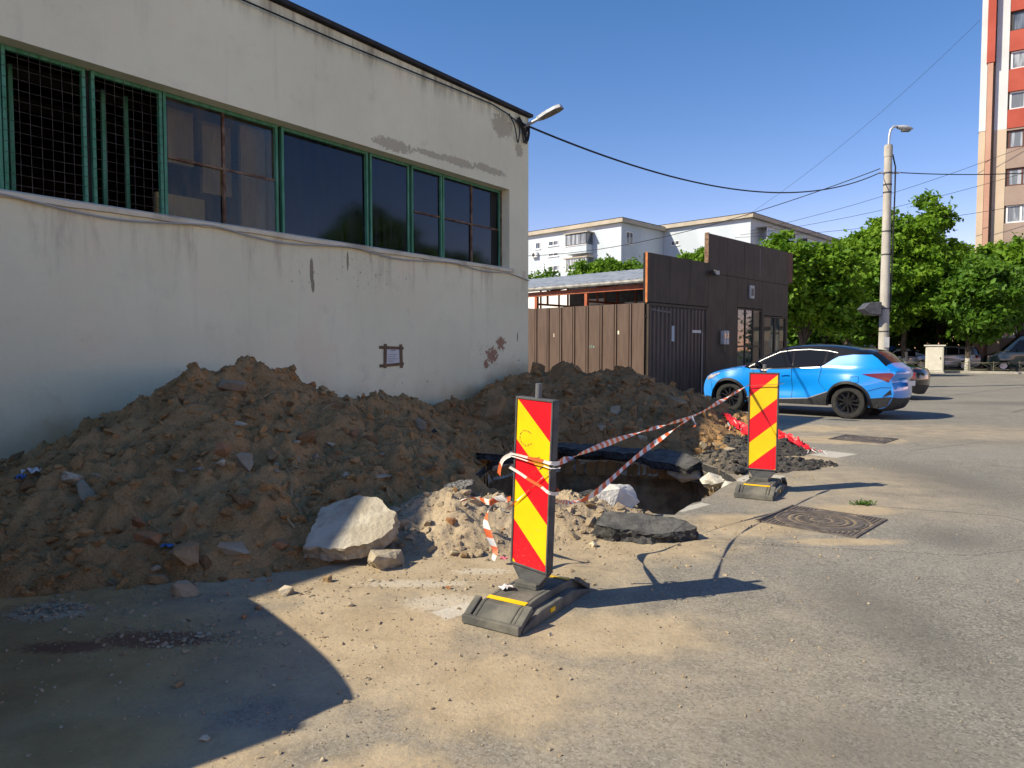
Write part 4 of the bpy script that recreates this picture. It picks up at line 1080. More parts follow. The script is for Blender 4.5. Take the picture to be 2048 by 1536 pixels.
M_REDLAMP = mk('red_lamp_glass', (0.16, 0.006, 0.008), None, 0.08, coat=0.8)
M_HEADL = mk('headlamp_glass', (0.42, 0.45, 0.47), (0.15, 0.16, 0.17), 0.08, 9, spec=0.9, coat=0.8)
M_PLATE = mk('number_plate_white', (0.7, 0.7, 0.7), None, 0.5)
def in_poly(x, z, P):
    r = False; j = len(P) - 1
    for i in range(len(P)):
        if (P[i][1] > z) != (P[j][1] > z) and x < (P[j][0] - P[i][0]) * (z - P[i][1]) / (P[j][1] - P[i][1]) + P[i][0]: r = not r
        j = i
    return r
def fill(poly, step=0.06):
    b = []
    n = len(poly)
    for i in range(n):
        a = Vector(poly[i]); c = Vector(poly[(i + 1) % n]); k = max(1, int((c - a).length / step))
        b += [a.lerp(c, j / k) for j in range(k)]
    nb = len(b)
    xs = [p[0] for p in poly]; zs = [p[1] for p in poly]
    pts = list(b)
    x = min(xs) + step / 2
    while x < max(xs):
        z = min(zs) + step / 2
        while z < max(zs):
            if in_poly(x, z, poly) and min((q - Vector((x, z))).length for q in b) > step * 0.45: pts.append(Vector((x, z)))
            z += step
        x += step
    r = delaunay_2d_cdt(pts, [(i, (i + 1) % nb) for i in range(nb)], [list(range(nb))], 1, 1e-5)
    return r[0], r[2]
def catmull(pts, k=4):
    out = []
    n = len(pts)
    for i in range(n - 1):
        p0 = Vector(pts[max(i - 1, 0)][:2]); p1 = Vector(pts[i][:2]); p2 = Vector(pts[i + 1][:2]); p3 = Vector(pts[min(i + 2, n - 1)][:2])
        for j in range(k):
            t = j / k
            q = 0.5 * ((2 * p1) + (p2 - p0) * t + (2 * p0 - 5 * p1 + 4 * p2 - p3) * t * t + (3 * p1 - p0 - 3 * p2 + p3) * t ** 3)
            out.append((q.x, q.y, pts[i][2]))
    out.append(pts[-1])
    return out
def car(name, label, cat, loc, heading, sp, group=None):
    root = thing(name, label, cat, (loc[0], loc[1], loc[2] if len(loc) > 2 else 0.0), heading, group)
    top = catmull(sp['top'], sp.get('k', 3))
    W = sp['W']; belt_z = sp['belt_z']; xf = sp['top'][0][0]; half = sp['half']; tum = sp['tum']
    wheels = sp['wheels']; ra = sp['ra']; rw = sp['rw']
    def yh(x, z):
        e = max(0.0, (abs(x) - half * 0.66) / (half * 0.34))
        y = W * (1 - sp.get('taper', 0.24) * min(1.0, e) ** 2)
        if z > belt_z: y -= (z - belt_z) * tum
        else:
            y -= 0.05 * max(0.0, (0.55 - z) / 0.4) ** 2
            y -= 0.02 * max(0.0, (z - belt_z + 0.25) / 0.25) ** 2
        for wx in wheels:
            y += sp.get('bulge', 0.035) * math.exp(-((x - wx) / 0.36) ** 2) * math.exp(-((z - 0.72) / 0.24) ** 2)
        y -= sp.get('scoop', 0.03) * math.exp(-((x - (wheels[0] + wheels[1]) / 2) / 0.6) ** 2) * math.exp(-((z - 0.62) / 0.18) ** 2)
        return y
    def side(name_, poly, m, off, parent=root, step=0.07):
        v, f = fill(poly, step)
        for s in (1, -1):
            mb = MB()
            mb.add([(q.x, s * (yh(q.x, q.y) + off), q.y) for q in v], [t if s < 0 else t[::-1] for t in f])
            mb.out(name_, m, parent, smooth=45)
    ic = sp['ic']; ir = sp['ir']        # indices in sp['top'] of cowl and of the rear deck
    k = sp.get('k', 3)
    lowf = [(p[0], p[1]) for p in top[:ic * k + 1]]; lowr = [(p[0], p[1]) for p in top[ir * k:]]
    green = [(p[0], p[1]) for p in top[ic * k:ir * k + 1]]
    belt = sp['belt']
    def arc(wx, a0, a1):
        return [(wx + ra * math.cos(R(a)), rw + ra * math.sin(R(a))) for a in range(a0, a1, 10 if a1 > a0 else -10)]
    zb = sp['zb']
    s0 = math.degrees(math.asin((zb - rw) / ra))
    a_ = int(s0); 
    bottom = [(top[-1][0], zb)] + [(wheels[1] + ra * math.cos(R(a)), rw + ra * math.sin(R(a))) for a in np.linspace(180 - s0, s0, 14)] + [(wheels[0] + ra * math.cos(R(a)), rw + ra * math.sin(R(a))) for a in np.linspace(180 - s0, s0, 14)] + [(top[0][0], zb)]
    body_poly = lowf + belt + lowr + bottom
    clean = []
    for p in body_poly:
        if not clean or (Vector(p) - Vector(clean[-1])).length > 0.004: clean.append(p)
    if (Vector(clean[0]) - Vector(clean[-1])).length < 0.004: clean.pop()
    side('body_side', clean, sp['paint'], 0.0)
    side('greenhouse', green + belt[::-1], sp['roofmat'], 0.0)
    for i, wp in enumerate(sp['windows']): side('side_window', wp, M_TINT, 0.005, step=0.1)
    mats = {'lower': ('lower_bumper', sp.get('lower', M_CLAD)), 'bumper': ('bumper', sp['paint']), 'hood': ('hood', sp['paint']), 'screen': ('windscreen', M_TINT), 'roof': ('roof', sp['roofmat']),
            'glass': ('rear_window', M_TINT), 'tail': ('tailgate', sp['paint'])}
    i = 0
    while i < len(top) - 1:
        j = i
        while j < len(top) - 1 and top[j][2] == top[i][2]: j += 1
        rows = []
        for q in range(i, j + 1):
            x, z = top[q][0], top[q][1]
            a = Vector(top[max(q - 1, 0)][:2]); b = Vector(top[min(q + 1, len(top) - 1)][:2]); d = (b - a).normalized()
            nx, nz = d.y, -d.x
            if nz < 0 and z > 1.2: nx, nz = -nx, -nz
            if z < 1.2 and nx * x < 0: nx, nz = -nx, -nz
            w_ = yh(x, z)
            bl = sp.get('nose', 0.16) * abs(nx) + 0.045 * abs(nz)
            rows.append([(x + nx * bl * (1 - t ** 2), w_ * t, z + nz * bl * (1 - t ** 4)) for t in [u / 8 for u in range(-8, 9)]])
        nm, m = mats[top[i][2]]
        MB().grid(rows).out(nm, m, root, smooth=45)
        i = j
    MB().box(-half + 0.25, half - 0.25, -W + 0.1, W - 0.1, zb + 0.02, zb + 0.06).out('underbody', M_CLAD, root)
    for wx in wheels:      # inner wheel housings
        mb = MB()
        for s in (1, -1):
            rows = []
            for a in np.linspace(-10, 190, 15):
                rows.append([(wx + (ra + 0.015) * math.cos(R(a)), s * yy, rw + (ra + 0.015) * math.sin(R(a))) for yy in (W - 0.5, yh(wx, 0.7) - 0.012)])
            mb.grid(rows)
            mb.add([(wx + ra * math.cos(R(a)), s * (W - 0.42), rw + ra * math.sin(R(a))) for a in range(0, 360, 20)], [tuple(range(18))])
        mb.out('wheel_housing', M_CLAD, root)
    rim = sp.get('rim', M_RIMS)
    for wx in wheels:
        for s in (1, -1):
            yo = W - 0.005; yi = yo - 0.22
            mp = lambda x, y, z, s=s, wx=wx: (wx + x, s * z, rw + y)
            wh = MB().lathe([(rw * 0.68, yi), (rw * 0.95, yi + 0.01), (rw, yi + 0.05), (rw, yo - 0.05), (rw * 0.96, yo - 0.012), (rw * 0.85, yo), (rw * 0.70, yo - 0.006), (rw * 0.68, yo - 0.03), (rw * 0.68, yi)], 32, mp).out('wheel', M_TYRE, root, smooth=40)
            mb = MB().lathe([(rw * 0.685, yi + 0.02), (rw * 0.685, yo - 0.012), (rw * 0.63, yo - 0.03), (rw * 0.62, yo - 0.11), (0.0, yo - 0.12)], 28, mp)
            mb.lathe([(0.0, yo - 0.035), (rw * 0.14, yo - 0.035), (rw * 0.2, yo - 0.055), (rw * 0.2, yo - 0.12)], 14, mp)
            for q in range(sp.get('spokes', 10)):
                ang = 2 * math.pi * (q // 2) / (sp.get('spokes', 10) // 2) + (0.2 if q % 2 else -0.2)
                c, n_ = math.cos(ang), math.sin(ang)
                ang2 = ang + (0.16 if q % 2 else -0.16)
                c2, n2 = math.cos(ang2), math.sin(ang2); hw = 0.016
                poly = [(rw * 0.15 * c - hw * n_, rw * 0.15 * n_ + hw * c), (rw * 0.15 * c + hw * n_, rw * 0.15 * n_ - hw * c), (rw * 0.65 * c2 + hw * n2, rw * 0.65 * n2 - hw * c2), (rw * 0.65 * c2 - hw * n2, rw * 0.65 * n2 + hw * c2)]
                mb.prism(poly, lambda x, y: mp(x, y, yo - 0.07), lambda x, y: mp(x, y, yo - 0.035))
            mb.out('rim', rim, wh, smooth=30)
    for (nm, poly, m, off) in sp.get('extra', []): side(nm, poly, m, off, step=0.08)
    for (wx) in (wheels if sp.get('archtrim') else []):
        ri, ro = ra - 0.005, ra + 0.055
        pts = [(wx + ro * math.cos(R(a)), rw + ro * math.sin(R(a))) for a in range(-8, 189, 8)] + [(wx + ri * math.cos(R(a)), rw + ri * math.sin(R(a))) for a in range(188, -9, -8)]
        side('arch_trim', pts, M_CLAD, 0.012, step=0.05)
    if 'mirror' in sp:
        mx, mz = sp['mirror']
        for s in (1, -1):
            mb = MB(); y0 = yh(mx, mz)
            rows = []
            for a in np.linspace(0, math.pi, 7):
                r_ = 0.09 * math.sin(a) ** 0.7
                rows.append([(mx + r_ * 0.8 * math.cos(b), s * (y0 + 0.04 + 0.2 * (1 - math.cos(a)) / 2), mz + r_ * math.sin(b)) for b in np.linspace(0, 2 * math.pi, 13)])
            mb.grid(rows)
            mb.bar((mx, s * (y0 - 0.02), mz - 0.03), (mx, s * (y0 + 0.08), mz - 0.01), 0.05)
            mb.out('mirror', sp.get('mirmat', sp['paint']), root, smooth=50)
    return root
top_chr = [(2.02, .22, 'lower'), (2.15, .30, 'lower'), (2.2, .45, 'bumper'), (2.19, .62, 'bumper'), (2.11, .78, 'bumper'), (1.97, .89, 'hood'), (1.6, .995, 'hood'), (1.15, 1.075, 'hood'), (1.02, 1.09, 'screen'),
           (.6, 1.32, 'screen'), (.28, 1.475, 'screen'), (0.05, 1.545, 'roof'), (-.4, 1.585, 'roof'), (-.9, 1.565, 'roof'), (-1.35, 1.50, 'roof'), (-1.78, 1.40, 'glass'), (-2.06, 1.15, 'tail'), (-2.16, 1.08, 'tail'),
           (-2.24, 1.01, 'tail'), (-2.17, .86, 'tail'), (-2.21, .66, 'tail'), (-2.2, .5, 'lower'), (-2.1, .3, 'lower'), (-1.95, .24, 'lower')]
belt_chr = [(.85, 1.045), (.4, 1.06), (-.3, 1.085), (-.76, 1.11), (-1.0, 1.29), (-1.12, 1.36), (-1.4, 1.40)]
BLUE = paint('bright_blue_car_paint', (0.004, 0.25, 0.76), 0.0, 0.28)
DK = mk('panel_gap', (0.004, 0.02, 0.06), None, 0.6)
def strip(pts, w):
    up_ = [(x, z + w / 2) for x, z in pts]; dn = [(x, z - w / 2) for x, z in pts]
    return up_ + dn[::-1]
chr_sp = dict(top=top_chr, W=0.90, half=2.2, belt_z=1.08, tum=0.52, wheels=(1.40, -1.36), ra=0.415, rw=0.36, zb=0.27, ic=8, ir=15, belt=belt_chr, paint=BLUE, roofmat=M_GLOSSBLK, rim=M_RIMB, archtrim=True, nose=0.11, bulge=0.085, scoop=0.075, taper=0.26,
              windows=[[(.80, 1.085), (.5, 1.275), (.2, 1.425), (-.08, 1.47), (-.12, 1.115)], [(-.16, 1.118), (-.12, 1.472), (-.45, 1.49), (-.82, 1.46), (-.8, 1.16), (-.76, 1.14)], [(-.86, 1.215), (-.88, 1.455), (-1.02, 1.435), (-1.0, 1.325)]],
              mirror=(0.62, 1.14), mirmat=M_GLOSSBLK,
              extra=[('belt_trim', strip([(.86, 1.05), (.4, 1.066), (-.3, 1.09), (-.76, 1.115)], .024), M_CHROME, .008),
                     ('roof_trim', strip([(.9, 1.10), (.55, 1.30), (.22, 1.455), (-.1, 1.50), (-.45, 1.515), (-.85, 1.487), (-1.08, 1.44)], .010), M_CHROME, .008),
                     ('sill_cladding', [(.96, .27), (.98, .37), (.1, .36), (-.5, .40), (-.93, .56), (-.96, .27)], M_CLAD, .012),
                     ('sill_trim', strip([(.95, .385), (.1, .378), (-.5, .418), (-.93, .578)], .022), M_CHROME, .012),
                     ('front_lip', [(1.82, .27), (1.83, .34), (2.12, .36), (2.15, .30), (2.02, .24)], M_CLAD, .008),
                     ('rear_cladding', [(-1.79, .27), (-1.80, .46), (-2.1, .50), (-2.19, .5), (-2.1, .3), (-1.95, .25)], M_CLAD, .008),
                     ('headlight', [(2.08, .80), (1.95, .885), (1.62, .955), (1.66, .915), (1.85, .82), (2.03, .755)], M_HEADL, .010),
                     ('tail_light', [(-2.22, .99), (-2.16, 1.015), (-1.64, .985), (-1.74, .955), (-1.98, .885), (-2.12, .82)], M_REDLAMP, .012),
                     ('rear_vent', [(-2.02, .50), (-2.16, .66), (-2.18, .56)], M_CLAD, .010),
                     ('door_gap', strip([(.66, .40), (.70, .7), (.80, 1.03)], .012)[:3] + [(.81, 1.03), (.71, .7), (.67, .40)], DK, .004),
                     ('door_gap', [(-.13, .40), (-.13, 1.08), (-.12, 1.08), (-.12, .40)], DK, .004),
                     ('door_gap', [(-.90, .60), (-.74, .8), (-.8, 1.1), (-.79, 1.1), (-.73, .8), (-.89, .60)], DK, .004),
                     ('hood_gap', strip([(2.02, .865), (1.6, .972), (1.2, 1.05)], .010), DK, .004),
                     ('bumper_gap', [(1.86, .46), (1.93, .74), (1.94, .74), (1.87, .46)], DK, .004),
                     ('bumper_gap', strip([(-1.76, .62), (-2.0, .70), (-2.17, .70)], .010), DK, .004),
                     ('fuel_gap', strip([(-1.43, .86), (-1.59, .86)], .14), DK, .002),
                     ('fuel_flap', [(-1.44, .92), (-1.58, .92), (-1.58, .8), (-1.44, .8)], BLUE, .006),
                     ('door_handle', strip([(.12, .93), (.02, .945), (-.07, .94)], .03), BLUE, .035)])
HC = Vector((-0.72, 0.69, 0)).normalized()
def car_pos(contact_rear, wheel_x, W, head):
    """origin of a car from the ground contact of its left rear wheel"""
    left = Vector((-head.y, head.x, 0))
    return contact_rear - head * wheel_x - left * (W - 0.05)
cq = car_pos(Vector((7.33, 15.45, 0)), -1.36, 0.9, HC)
blue = car('parked_car', 'bright blue crossover with black roof and black wheels parked by the gate', 'car', cq, math.atan2(HC.y, HC.x), chr_sp)
MB().box(-2.385, -2.375, -0.26, 0.26, 0.72, 0.83).out('number_plate', M_PLATE, blue)
MB().tube([(-1.0, 0, 1.6), (-1.15, 0, 1.7)], [0.02, 0.006], 6).out('antenna', M_GLOSSBLK, blue)

def sedan(L, H, W, p, rim=M_RIMS, hatch=False, van=False, bz=None):
    h = L / 2
    if van:
        top = [(h - .1, .25, 'lower'), (h, .4, 'bumper'), (h - .03, .8, 'bumper'), (h - .2, 1.0, 'hood'), (h - .75, 1.28, 'hood'), (h - 0.9, 1.34, 'screen'), (h - 1.75, H - .15, 'screen'), (h - 2.0, H - .03, 'roof'),
               (0, H, 'roof'), (-h + .2, H - .03, 'roof'), (-h + .04, H - .12, 'glass'), (-h, 1.3, 'tail'), (-h, .6, 'lower'), (-h + .05, .3, 'lower')]
        belt = [(h - 1.1, 1.25), (0, 1.25), (-h + .1, 1.27)]
        wins = [[(h - 1.2, 1.3), (h - 1.8, H - .28), (h - 2.5, H - .28), (h - 2.5, 1.3)], [(h - 2.6, 1.3), (h - 2.6, H - .28), (-.3, H - .28), (-.3, 1.3)]]
        wl_ = (h - .95, -h + 1.15); ic, ir = 5, 11; bz = 1.28; tum = .12
    else:
        rr = -h + (0.25 if hatch else .95)
        bz = bz or H * .62
        top = [(h - .15, .22, 'lower'), (h, .4, 'bumper'), (h - .02, .55, 'bumper'), (h - .12, bz - .25, 'bumper'), (h - .3, bz - .18, 'hood'), (h - .8, bz - .06, 'hood'), (h - 1.22, bz + .02, 'screen'), (h - 1.65, bz + .28, 'screen'),
               (h - 1.95, H - .06, 'roof'), (h - 2.5, H, 'roof'), (rr + .75, H - .05, 'roof' if hatch else 'glass'), (rr + .1, H - (.1 if hatch else .3), 'glass'), (-h + .12, bz + .02, 'tail'), (-h, bz - .15, 'tail'), (-h, .5, 'lower'), (-h + .12, .25, 'lower')]
        belt = [(h - 1.3, bz - .02), (0, bz), (-h + .6, bz + .03)]
        e = rr + (.45 if hatch else .5)
        wins = [[(h - 1.45, bz + .04), (h - 1.95, H - .14), (h - 2.35, H - .1), (h - 2.35, bz + .04)], [(h - 2.42, bz + .04), (h - 2.42, H - .1), (h - 3.1, H - .12), (h - 3.1, bz + .05)], [(h - 3.16, bz + .05), (h - 3.16, H - .13), (e + .25, H - .2), (e, bz + .12)]]
        wl_ = (h - .9, -h + .9); ic, ir = 6, 12; tum = .42
    return dict(top=top, W=W, half=h, belt_z=bz, tum=tum, wheels=wl_, ra=.37, rw=.325, zb=.24, ic=ic, ir=ir, belt=belt, paint=p, roofmat=p, windows=wins, rim=rim, mirror=(wl_[0] - .75, bz + .08),
                extra=[('headlight', [(h - .03, bz - .28), (h - .5, bz - .18), (h - .5, bz - .26), (h - .05, bz - .4)], M_HEADL, .01), ('tail_light', [(-h + .02, bz - .02), (-h + .3, bz - .0), (-h + .28, bz - .16), (-h + .02, bz - .22)], M_REDLAMP, .01)])
SILV = paint('silver_blue_paint', (0.5, 0.58, 0.66), 0.4, 0.3)
GREY = paint('grey_paint', (0.24, 0.26, 0.29), 0.6, 0.3)
BLCK = paint('black_paint', (0.01, 0.01, 0.011), 0.2, 0.2)
DGRN = paint('dark_green_paint', (0.012, 0.05, 0.045), 0.2, 0.25)
hv_ = math.atan2(-VD.y, -VD.x)
def onroad(px, n_):
    d = ray(px, 735); s = V0 + VN * n_
    t = (s.dot(VN)) / Vector((d.x, d.y, 0)).dot(VN)
    return Vector((d.x * t, d.y * t, 0.1))
car('parked_car', 'silver blue saloon parked beyond the fence just right of the lamp pole', 'car', onroad(1801, 5.0), hv_, sedan(4.5, 1.46, .86, SILV), 'cars parked across the street')
car('parked_car', 'grey estate with red tail light parked behind the cream cabinet', 'car', onroad(1884, 4.6), hv_, sedan(4.4, 1.66, .9, GREY, hatch=True), 'cars parked across the street')
car('parked_van', 'dark green van at the right edge behind the low fence', 'van', onroad(2062, 5.0), hv_, sedan(5.2, 2.35, .98, DGRN, van=True))
car('parked_car', 'silver car whose roof shows over the blue crossover left of the pole', 'car', onroad(1690, 6.5) + Vector((0, 0, .12)), hv_ + .5, sedan(4.5, 1.72, .9, SILV, hatch=True), 'cars parked across the street')
car('parked_car', 'grey car roof seen between the shop and the silver car roof', 'car', onroad(1618, 7.5) + Vector((0, 0, .12)), hv_ + .4, sedan(4.5, 1.75, .9, GREY, hatch=True), 'cars parked across the street')
car('parked_car', 'dark blue car in deep tree shade left of the lamp pole', 'car', onroad(1735, 9.5), hv_ + .2, sedan(4.4, 1.75, .9, paint('dark_blue_paint', (0.01, 0.025, 0.09)), hatch=True), 'cars parked across the street')
bk = Vector((11.75, 20.9, 0))
car('parked_car', 'black car mostly hidden behind the tail of the blue crossover', 'car', bk + HC * 2.1 + Vector((-HC.y, HC.x, 0)) * -0.85, math.atan2(HC.y, HC.x), sedan(4.4, 1.4, .86, BLCK))
# the vehicle just left of the picture whose shadow lies across the foreground
DARK = paint('dark_grey_paint', (0.03, 0.03, 0.033), 0.3, 0.3)
hs = Vector((0.78, 0.625, 0)).normalized()
suv = sedan(4.5, 2.75, .96, DARK, hatch=True, bz=1.49)
suv['nose'] = 0.04; suv['taper'] = 0.05
NEAR_CAR = Vector((-2.62, 3.30, 0)) - hs * 2.2
car('parked_car', 'dark grey high bodied vehicle at the left edge casting the shadow in the foreground', 'car', NEAR_CAR, math.atan2(hs.y, hs.x), suv)

# ------------------------------------------------------------------ traffic beacons
def sheeting(name, c):
    m, nt, p = new_mat(name)
    tc = nd(nt, 'ShaderNodeTexCoord').outputs['Object']
    z = nd(nt, 'ShaderNodeSeparateXYZ', {0: tc}).outputs[2]
    a = mixc(nt, ramp(nt, noi(nt, tc, 4, 6), 0.35, 0.7), c, tuple(k * 0.86 for k in c))
    scr = ramp(nt, noi(nt, scl(nt, tc, (30, 1, 4)), 5, 4, 0.7), 0.68, 0.74, 0, 0.35)
    a = mixc(nt, scr, a, tuple(min(1, k * 0.7 + 0.12) for k in c))
    mud_or_shade_warmth = mth(nt, 'MULTIPLY', ramp(nt, noi(nt, tc, 38, 5, 0.7), 0.6, 0.7), ramp(nt, z, 0.85, 0.25, 0.05, 0.5))
    a = mixc(nt, mud_or_shade_warmth, a, (0.3, 0.22, 0.13))
    nt.links.new(a, p.inputs['Base Color'])
    p.inputs['Roughness'].default_value = 0.4
    ce = nd(nt, 'ShaderNodeTexVoronoi', {'Vector': tc, 'Scale': 260.0}).outputs[0]
    b = nd(nt, 'ShaderNodeBump', {'Strength': 0.15, 'Distance': 0.002, 'Height': mth(nt, 'ADD', ce, noi(nt, tc, 9, 3))})
    nt.links.new(b.outputs[0], p.inputs['Normal'])
    return m
M_SRED = sheeting('red_reflective_sheet', (0.80, 0.006, 0.016))
M_SYEL = sheeting('yellow_reflective_sheet', (0.93, 0.56, 0.003))
M_SFRM = mk('dark_grey_recycled_plastic', (0.05, 0.052, 0.055), (0.085, 0.087, 0.09), 0.6, 12, bump=0.15)
M_FOOT = mk('dusty_recycled_rubber', (0.075, 0.075, 0.068), (0.165, 0.155, 0.125), 0.85, 5, 8, bump=0.35, bscale=25)
def clip(poly, f):
    out = []
    for i in range(len(poly)):
        a = poly[i]; b = poly[(i + 1) % len(poly)]
        fa, fb_ = f(a), f(b)
        if fa >= 0: out.append(a)
        if (fa > 0 > fb_) or (fa < 0 < fb_):
            t = fa / (fa - fb_); out.append((a[0] + (b[0] - a[0]) * t, a[1] + (b[1] - a[1]) * t))
    return out
def beacon(label, loc, foot_rz, panel_rz, lean, mirror, tip=0.0):
    root = thing('traffic_beacon', label, 'traffic beacon', loc, foot_rz, 'traffic beacons beside the pit')
    # foot: long along local y, chamfered ends with pockets
    f = MB()
    prof = [(-0.43, 0.0), (-0.43, 0.035), (-0.31, 0.105), (-0.14, 0.12), (0.14, 0.12), (0.31, 0.105), (0.43, 0.035), (0.43, 0.0)]
    f.prism(prof, lambda y, z: (-0.115, y, z), lambda y, z: (0.115, y, z))
    for s in (-1, 1):
        f.prism(prof, lambda y, z: (s * 0.116, y, z), lambda y, z: (s * 0.142, y, z))
        f.prism([(-0.40, 0.0), (-0.40, 0.03), (-0.2, 0.09), (0.2, 0.09), (0.40, 0.03), (0.40, 0.0)], lambda y, z: (s * 0.143, y, z * 0.85), lambda y, z: (s * 0.195, y, z * 0.8))
    foot = f.out('foot', M_FOOT, root, bevel=0.008, fixn=True)
    for s in (-1, 1):
        # end frame around the recessed pocket
        e = MB()
        for xx in (-0.17, 0.17):
            e.bar((xx, s * 0.425, 0.03), (xx, s * 0.29, 0.112), 0.045, 0.03)
        e.bar((-0.19, s * 0.425, 0.028), (0.19, s * 0.425, 0.028), 0.035, 0.05)
        e.out('end_rib', M_FOOT, foot, bevel=0.006)
        MB().prism([(s * 0.24, 0.114), (s * 0.275, 0.110), (s * 0.275, 0.114), (s * 0.24, 0.118)], lambda y, z: (-0.13, y, z), lambda y, z: (0.13, y, z)).out('reflector_strip', M_SYEL, foot)
    MB().box(0.196, 0.202, -0.1, -0.05, 0.03, 0.055).out('side_reflector', M_SYEL, foot)
    MB().box(-0.075, 0.075, -0.055, 0.055, 0.12, 0.155).out('socket', M_FOOT, foot, bevel=0.006)
    # panel hangs on its own pivot so that it may lean
    W_, H_ = 0.30, 1.03
    z0 = 0.235
    body = MB()
    body.box(-W_ / 2, W_ / 2, -0.022, 0.028, z0, z0 + H_)
    body.prism([(-W_ / 2, z0), (W_ / 2, z0), (0.055, z0 - 0.12), (-0.055, z0 - 0.12)], lambda x, z: (x, -0.02, z), lambda x, z: (x, 0.02, z))
    pn = body.out('panel', M_SFRM, root, bevel=0.007, fixn=True)
    pn.location = (0, 0, 0.0); pn.rotation_euler = (tip, lean, panel_rz - foot_rz)
    lip = MB(); t = 0.014
    lip.box(-W_ / 2 + 0.002, -W_ / 2 + t, -0.030, -0.0225, z0 + 0.002, z0 + H_ - 0.002).box(W_ / 2 - t, W_ / 2 - 0.002, -0.030, -0.0225, z0 + 0.002, z0 + H_ - 0.002)
    lip.box(-W_ / 2 + t, W_ / 2 - t, -0.030, -0.0225, z0 + H_ - t, z0 + H_ - 0.002).box(-W_ / 2 + t, W_ / 2 - t, -0.030, -0.0225, z0 + 0.002, z0 + t)
    lip.out('rim', M_SFRM, pn, bevel=0.002)
    MB().tube([(0.0, 0.01, z0 + H_ - 0.02), (0.0, 0.01, z0 + H_ + 0.085)], 0.02, 14).out('pipe', mk('grey_plastic_pipe', (0.12, 0.125, 0.13), None, 0.5), pn, smooth=40)
    w2 = W_ / 2 - t; h2 = H_ - 2 * t; per = 0.245; drop = 0.235
    rect = [(-w2, 0), (w2, 0), (w2, h2), (-w2, h2)]
    for k in range(-2, 8):
        lo = (k * per) + 0.0; hi = lo + per
        def q(p, m=mirror):
            dz = h2 - p[1]; u = (p[0] + w2) / (2 * w2)
            return dz - drop * u if not m else dz + drop * u - drop * 0
        pl_ = clip(clip(rect, lambda p: q(p) - lo), lambda p: hi - q(p))
        if len(pl_) < 3: continue
        yellow = (k % 2 == 0) if not mirror else (k % 2 == 1)
        MB().add([(p[0], -0.0236, z0 + t + p[1]) for p in pl_], [tuple(range(len(pl_)))]).out('stripe', M_SYEL if yellow else M_SRED, pn)
    return root, pn
near_ax = Vector((0.53, 0.848, 0))
n_rz = math.atan2(near_ax.y, near_ax.x) - math.pi / 2
NB = Vector((0.105, 4.10, 0))
b1, p1 = beacon('nearer red and yellow striped beacon, leaning slightly, tape tied round its middle', NB, n_rz, R(-44), R(2.6), False)
FBP = Vector((2.64, 7.45, 0))
far_ax = Vector((0.5, 0.866, 0))
b2, p2 = beacon('farther red and yellow striped beacon standing at the right rim of the pit', FBP, math.atan2(far_ax.y, far_ax.x) - math.pi / 2, R(-27), R(0.4), True)
b1.scale = (0.97, 0.97, 0.97)
# pen dots on the nearer panel
dots = MB(); rnd = random.Random(8)
for (cx, cz, r_) in ((-0.055, 1.02, 0.05), (0.045, 0.88, 0.04)):
    for i in range(22):
        a = R(40 + i * 13.5) if cz > 1 else R(-60 + i * 9)
        x = cx + r_ * math.cos(a) + rnd.uniform(-.004, .004); z = cz + r_ * 0.9 * math.sin(a) + rnd.uniform(-.004, .004)
        dots.box(x - .0028, x + .0028, -0.0252, -0.0240, z - .0028, z + .0028)
for i in range(10):
    dots.box(0.0 + i * 0.0085, 0.0032 + i * 0.0085, -0.0252, -0.024, 0.80, 0.8035)
for i in range(8):
    x = 0.075 - 0.09 * i / 8; z = 0.86 - 0.05 * i / 8
    dots.box(x, x + .005, -0.0252, -0.024, z, z + .005)
dots.out('pen_dots', M_PLASTICD, p1)['kind'] = 'stuff'
bpy.context.view_layer.update()
bpy.context.evaluated_depsgraph_get()
P1 = p1.matrix_world.copy(); P2 = p2.matrix_world.copy()

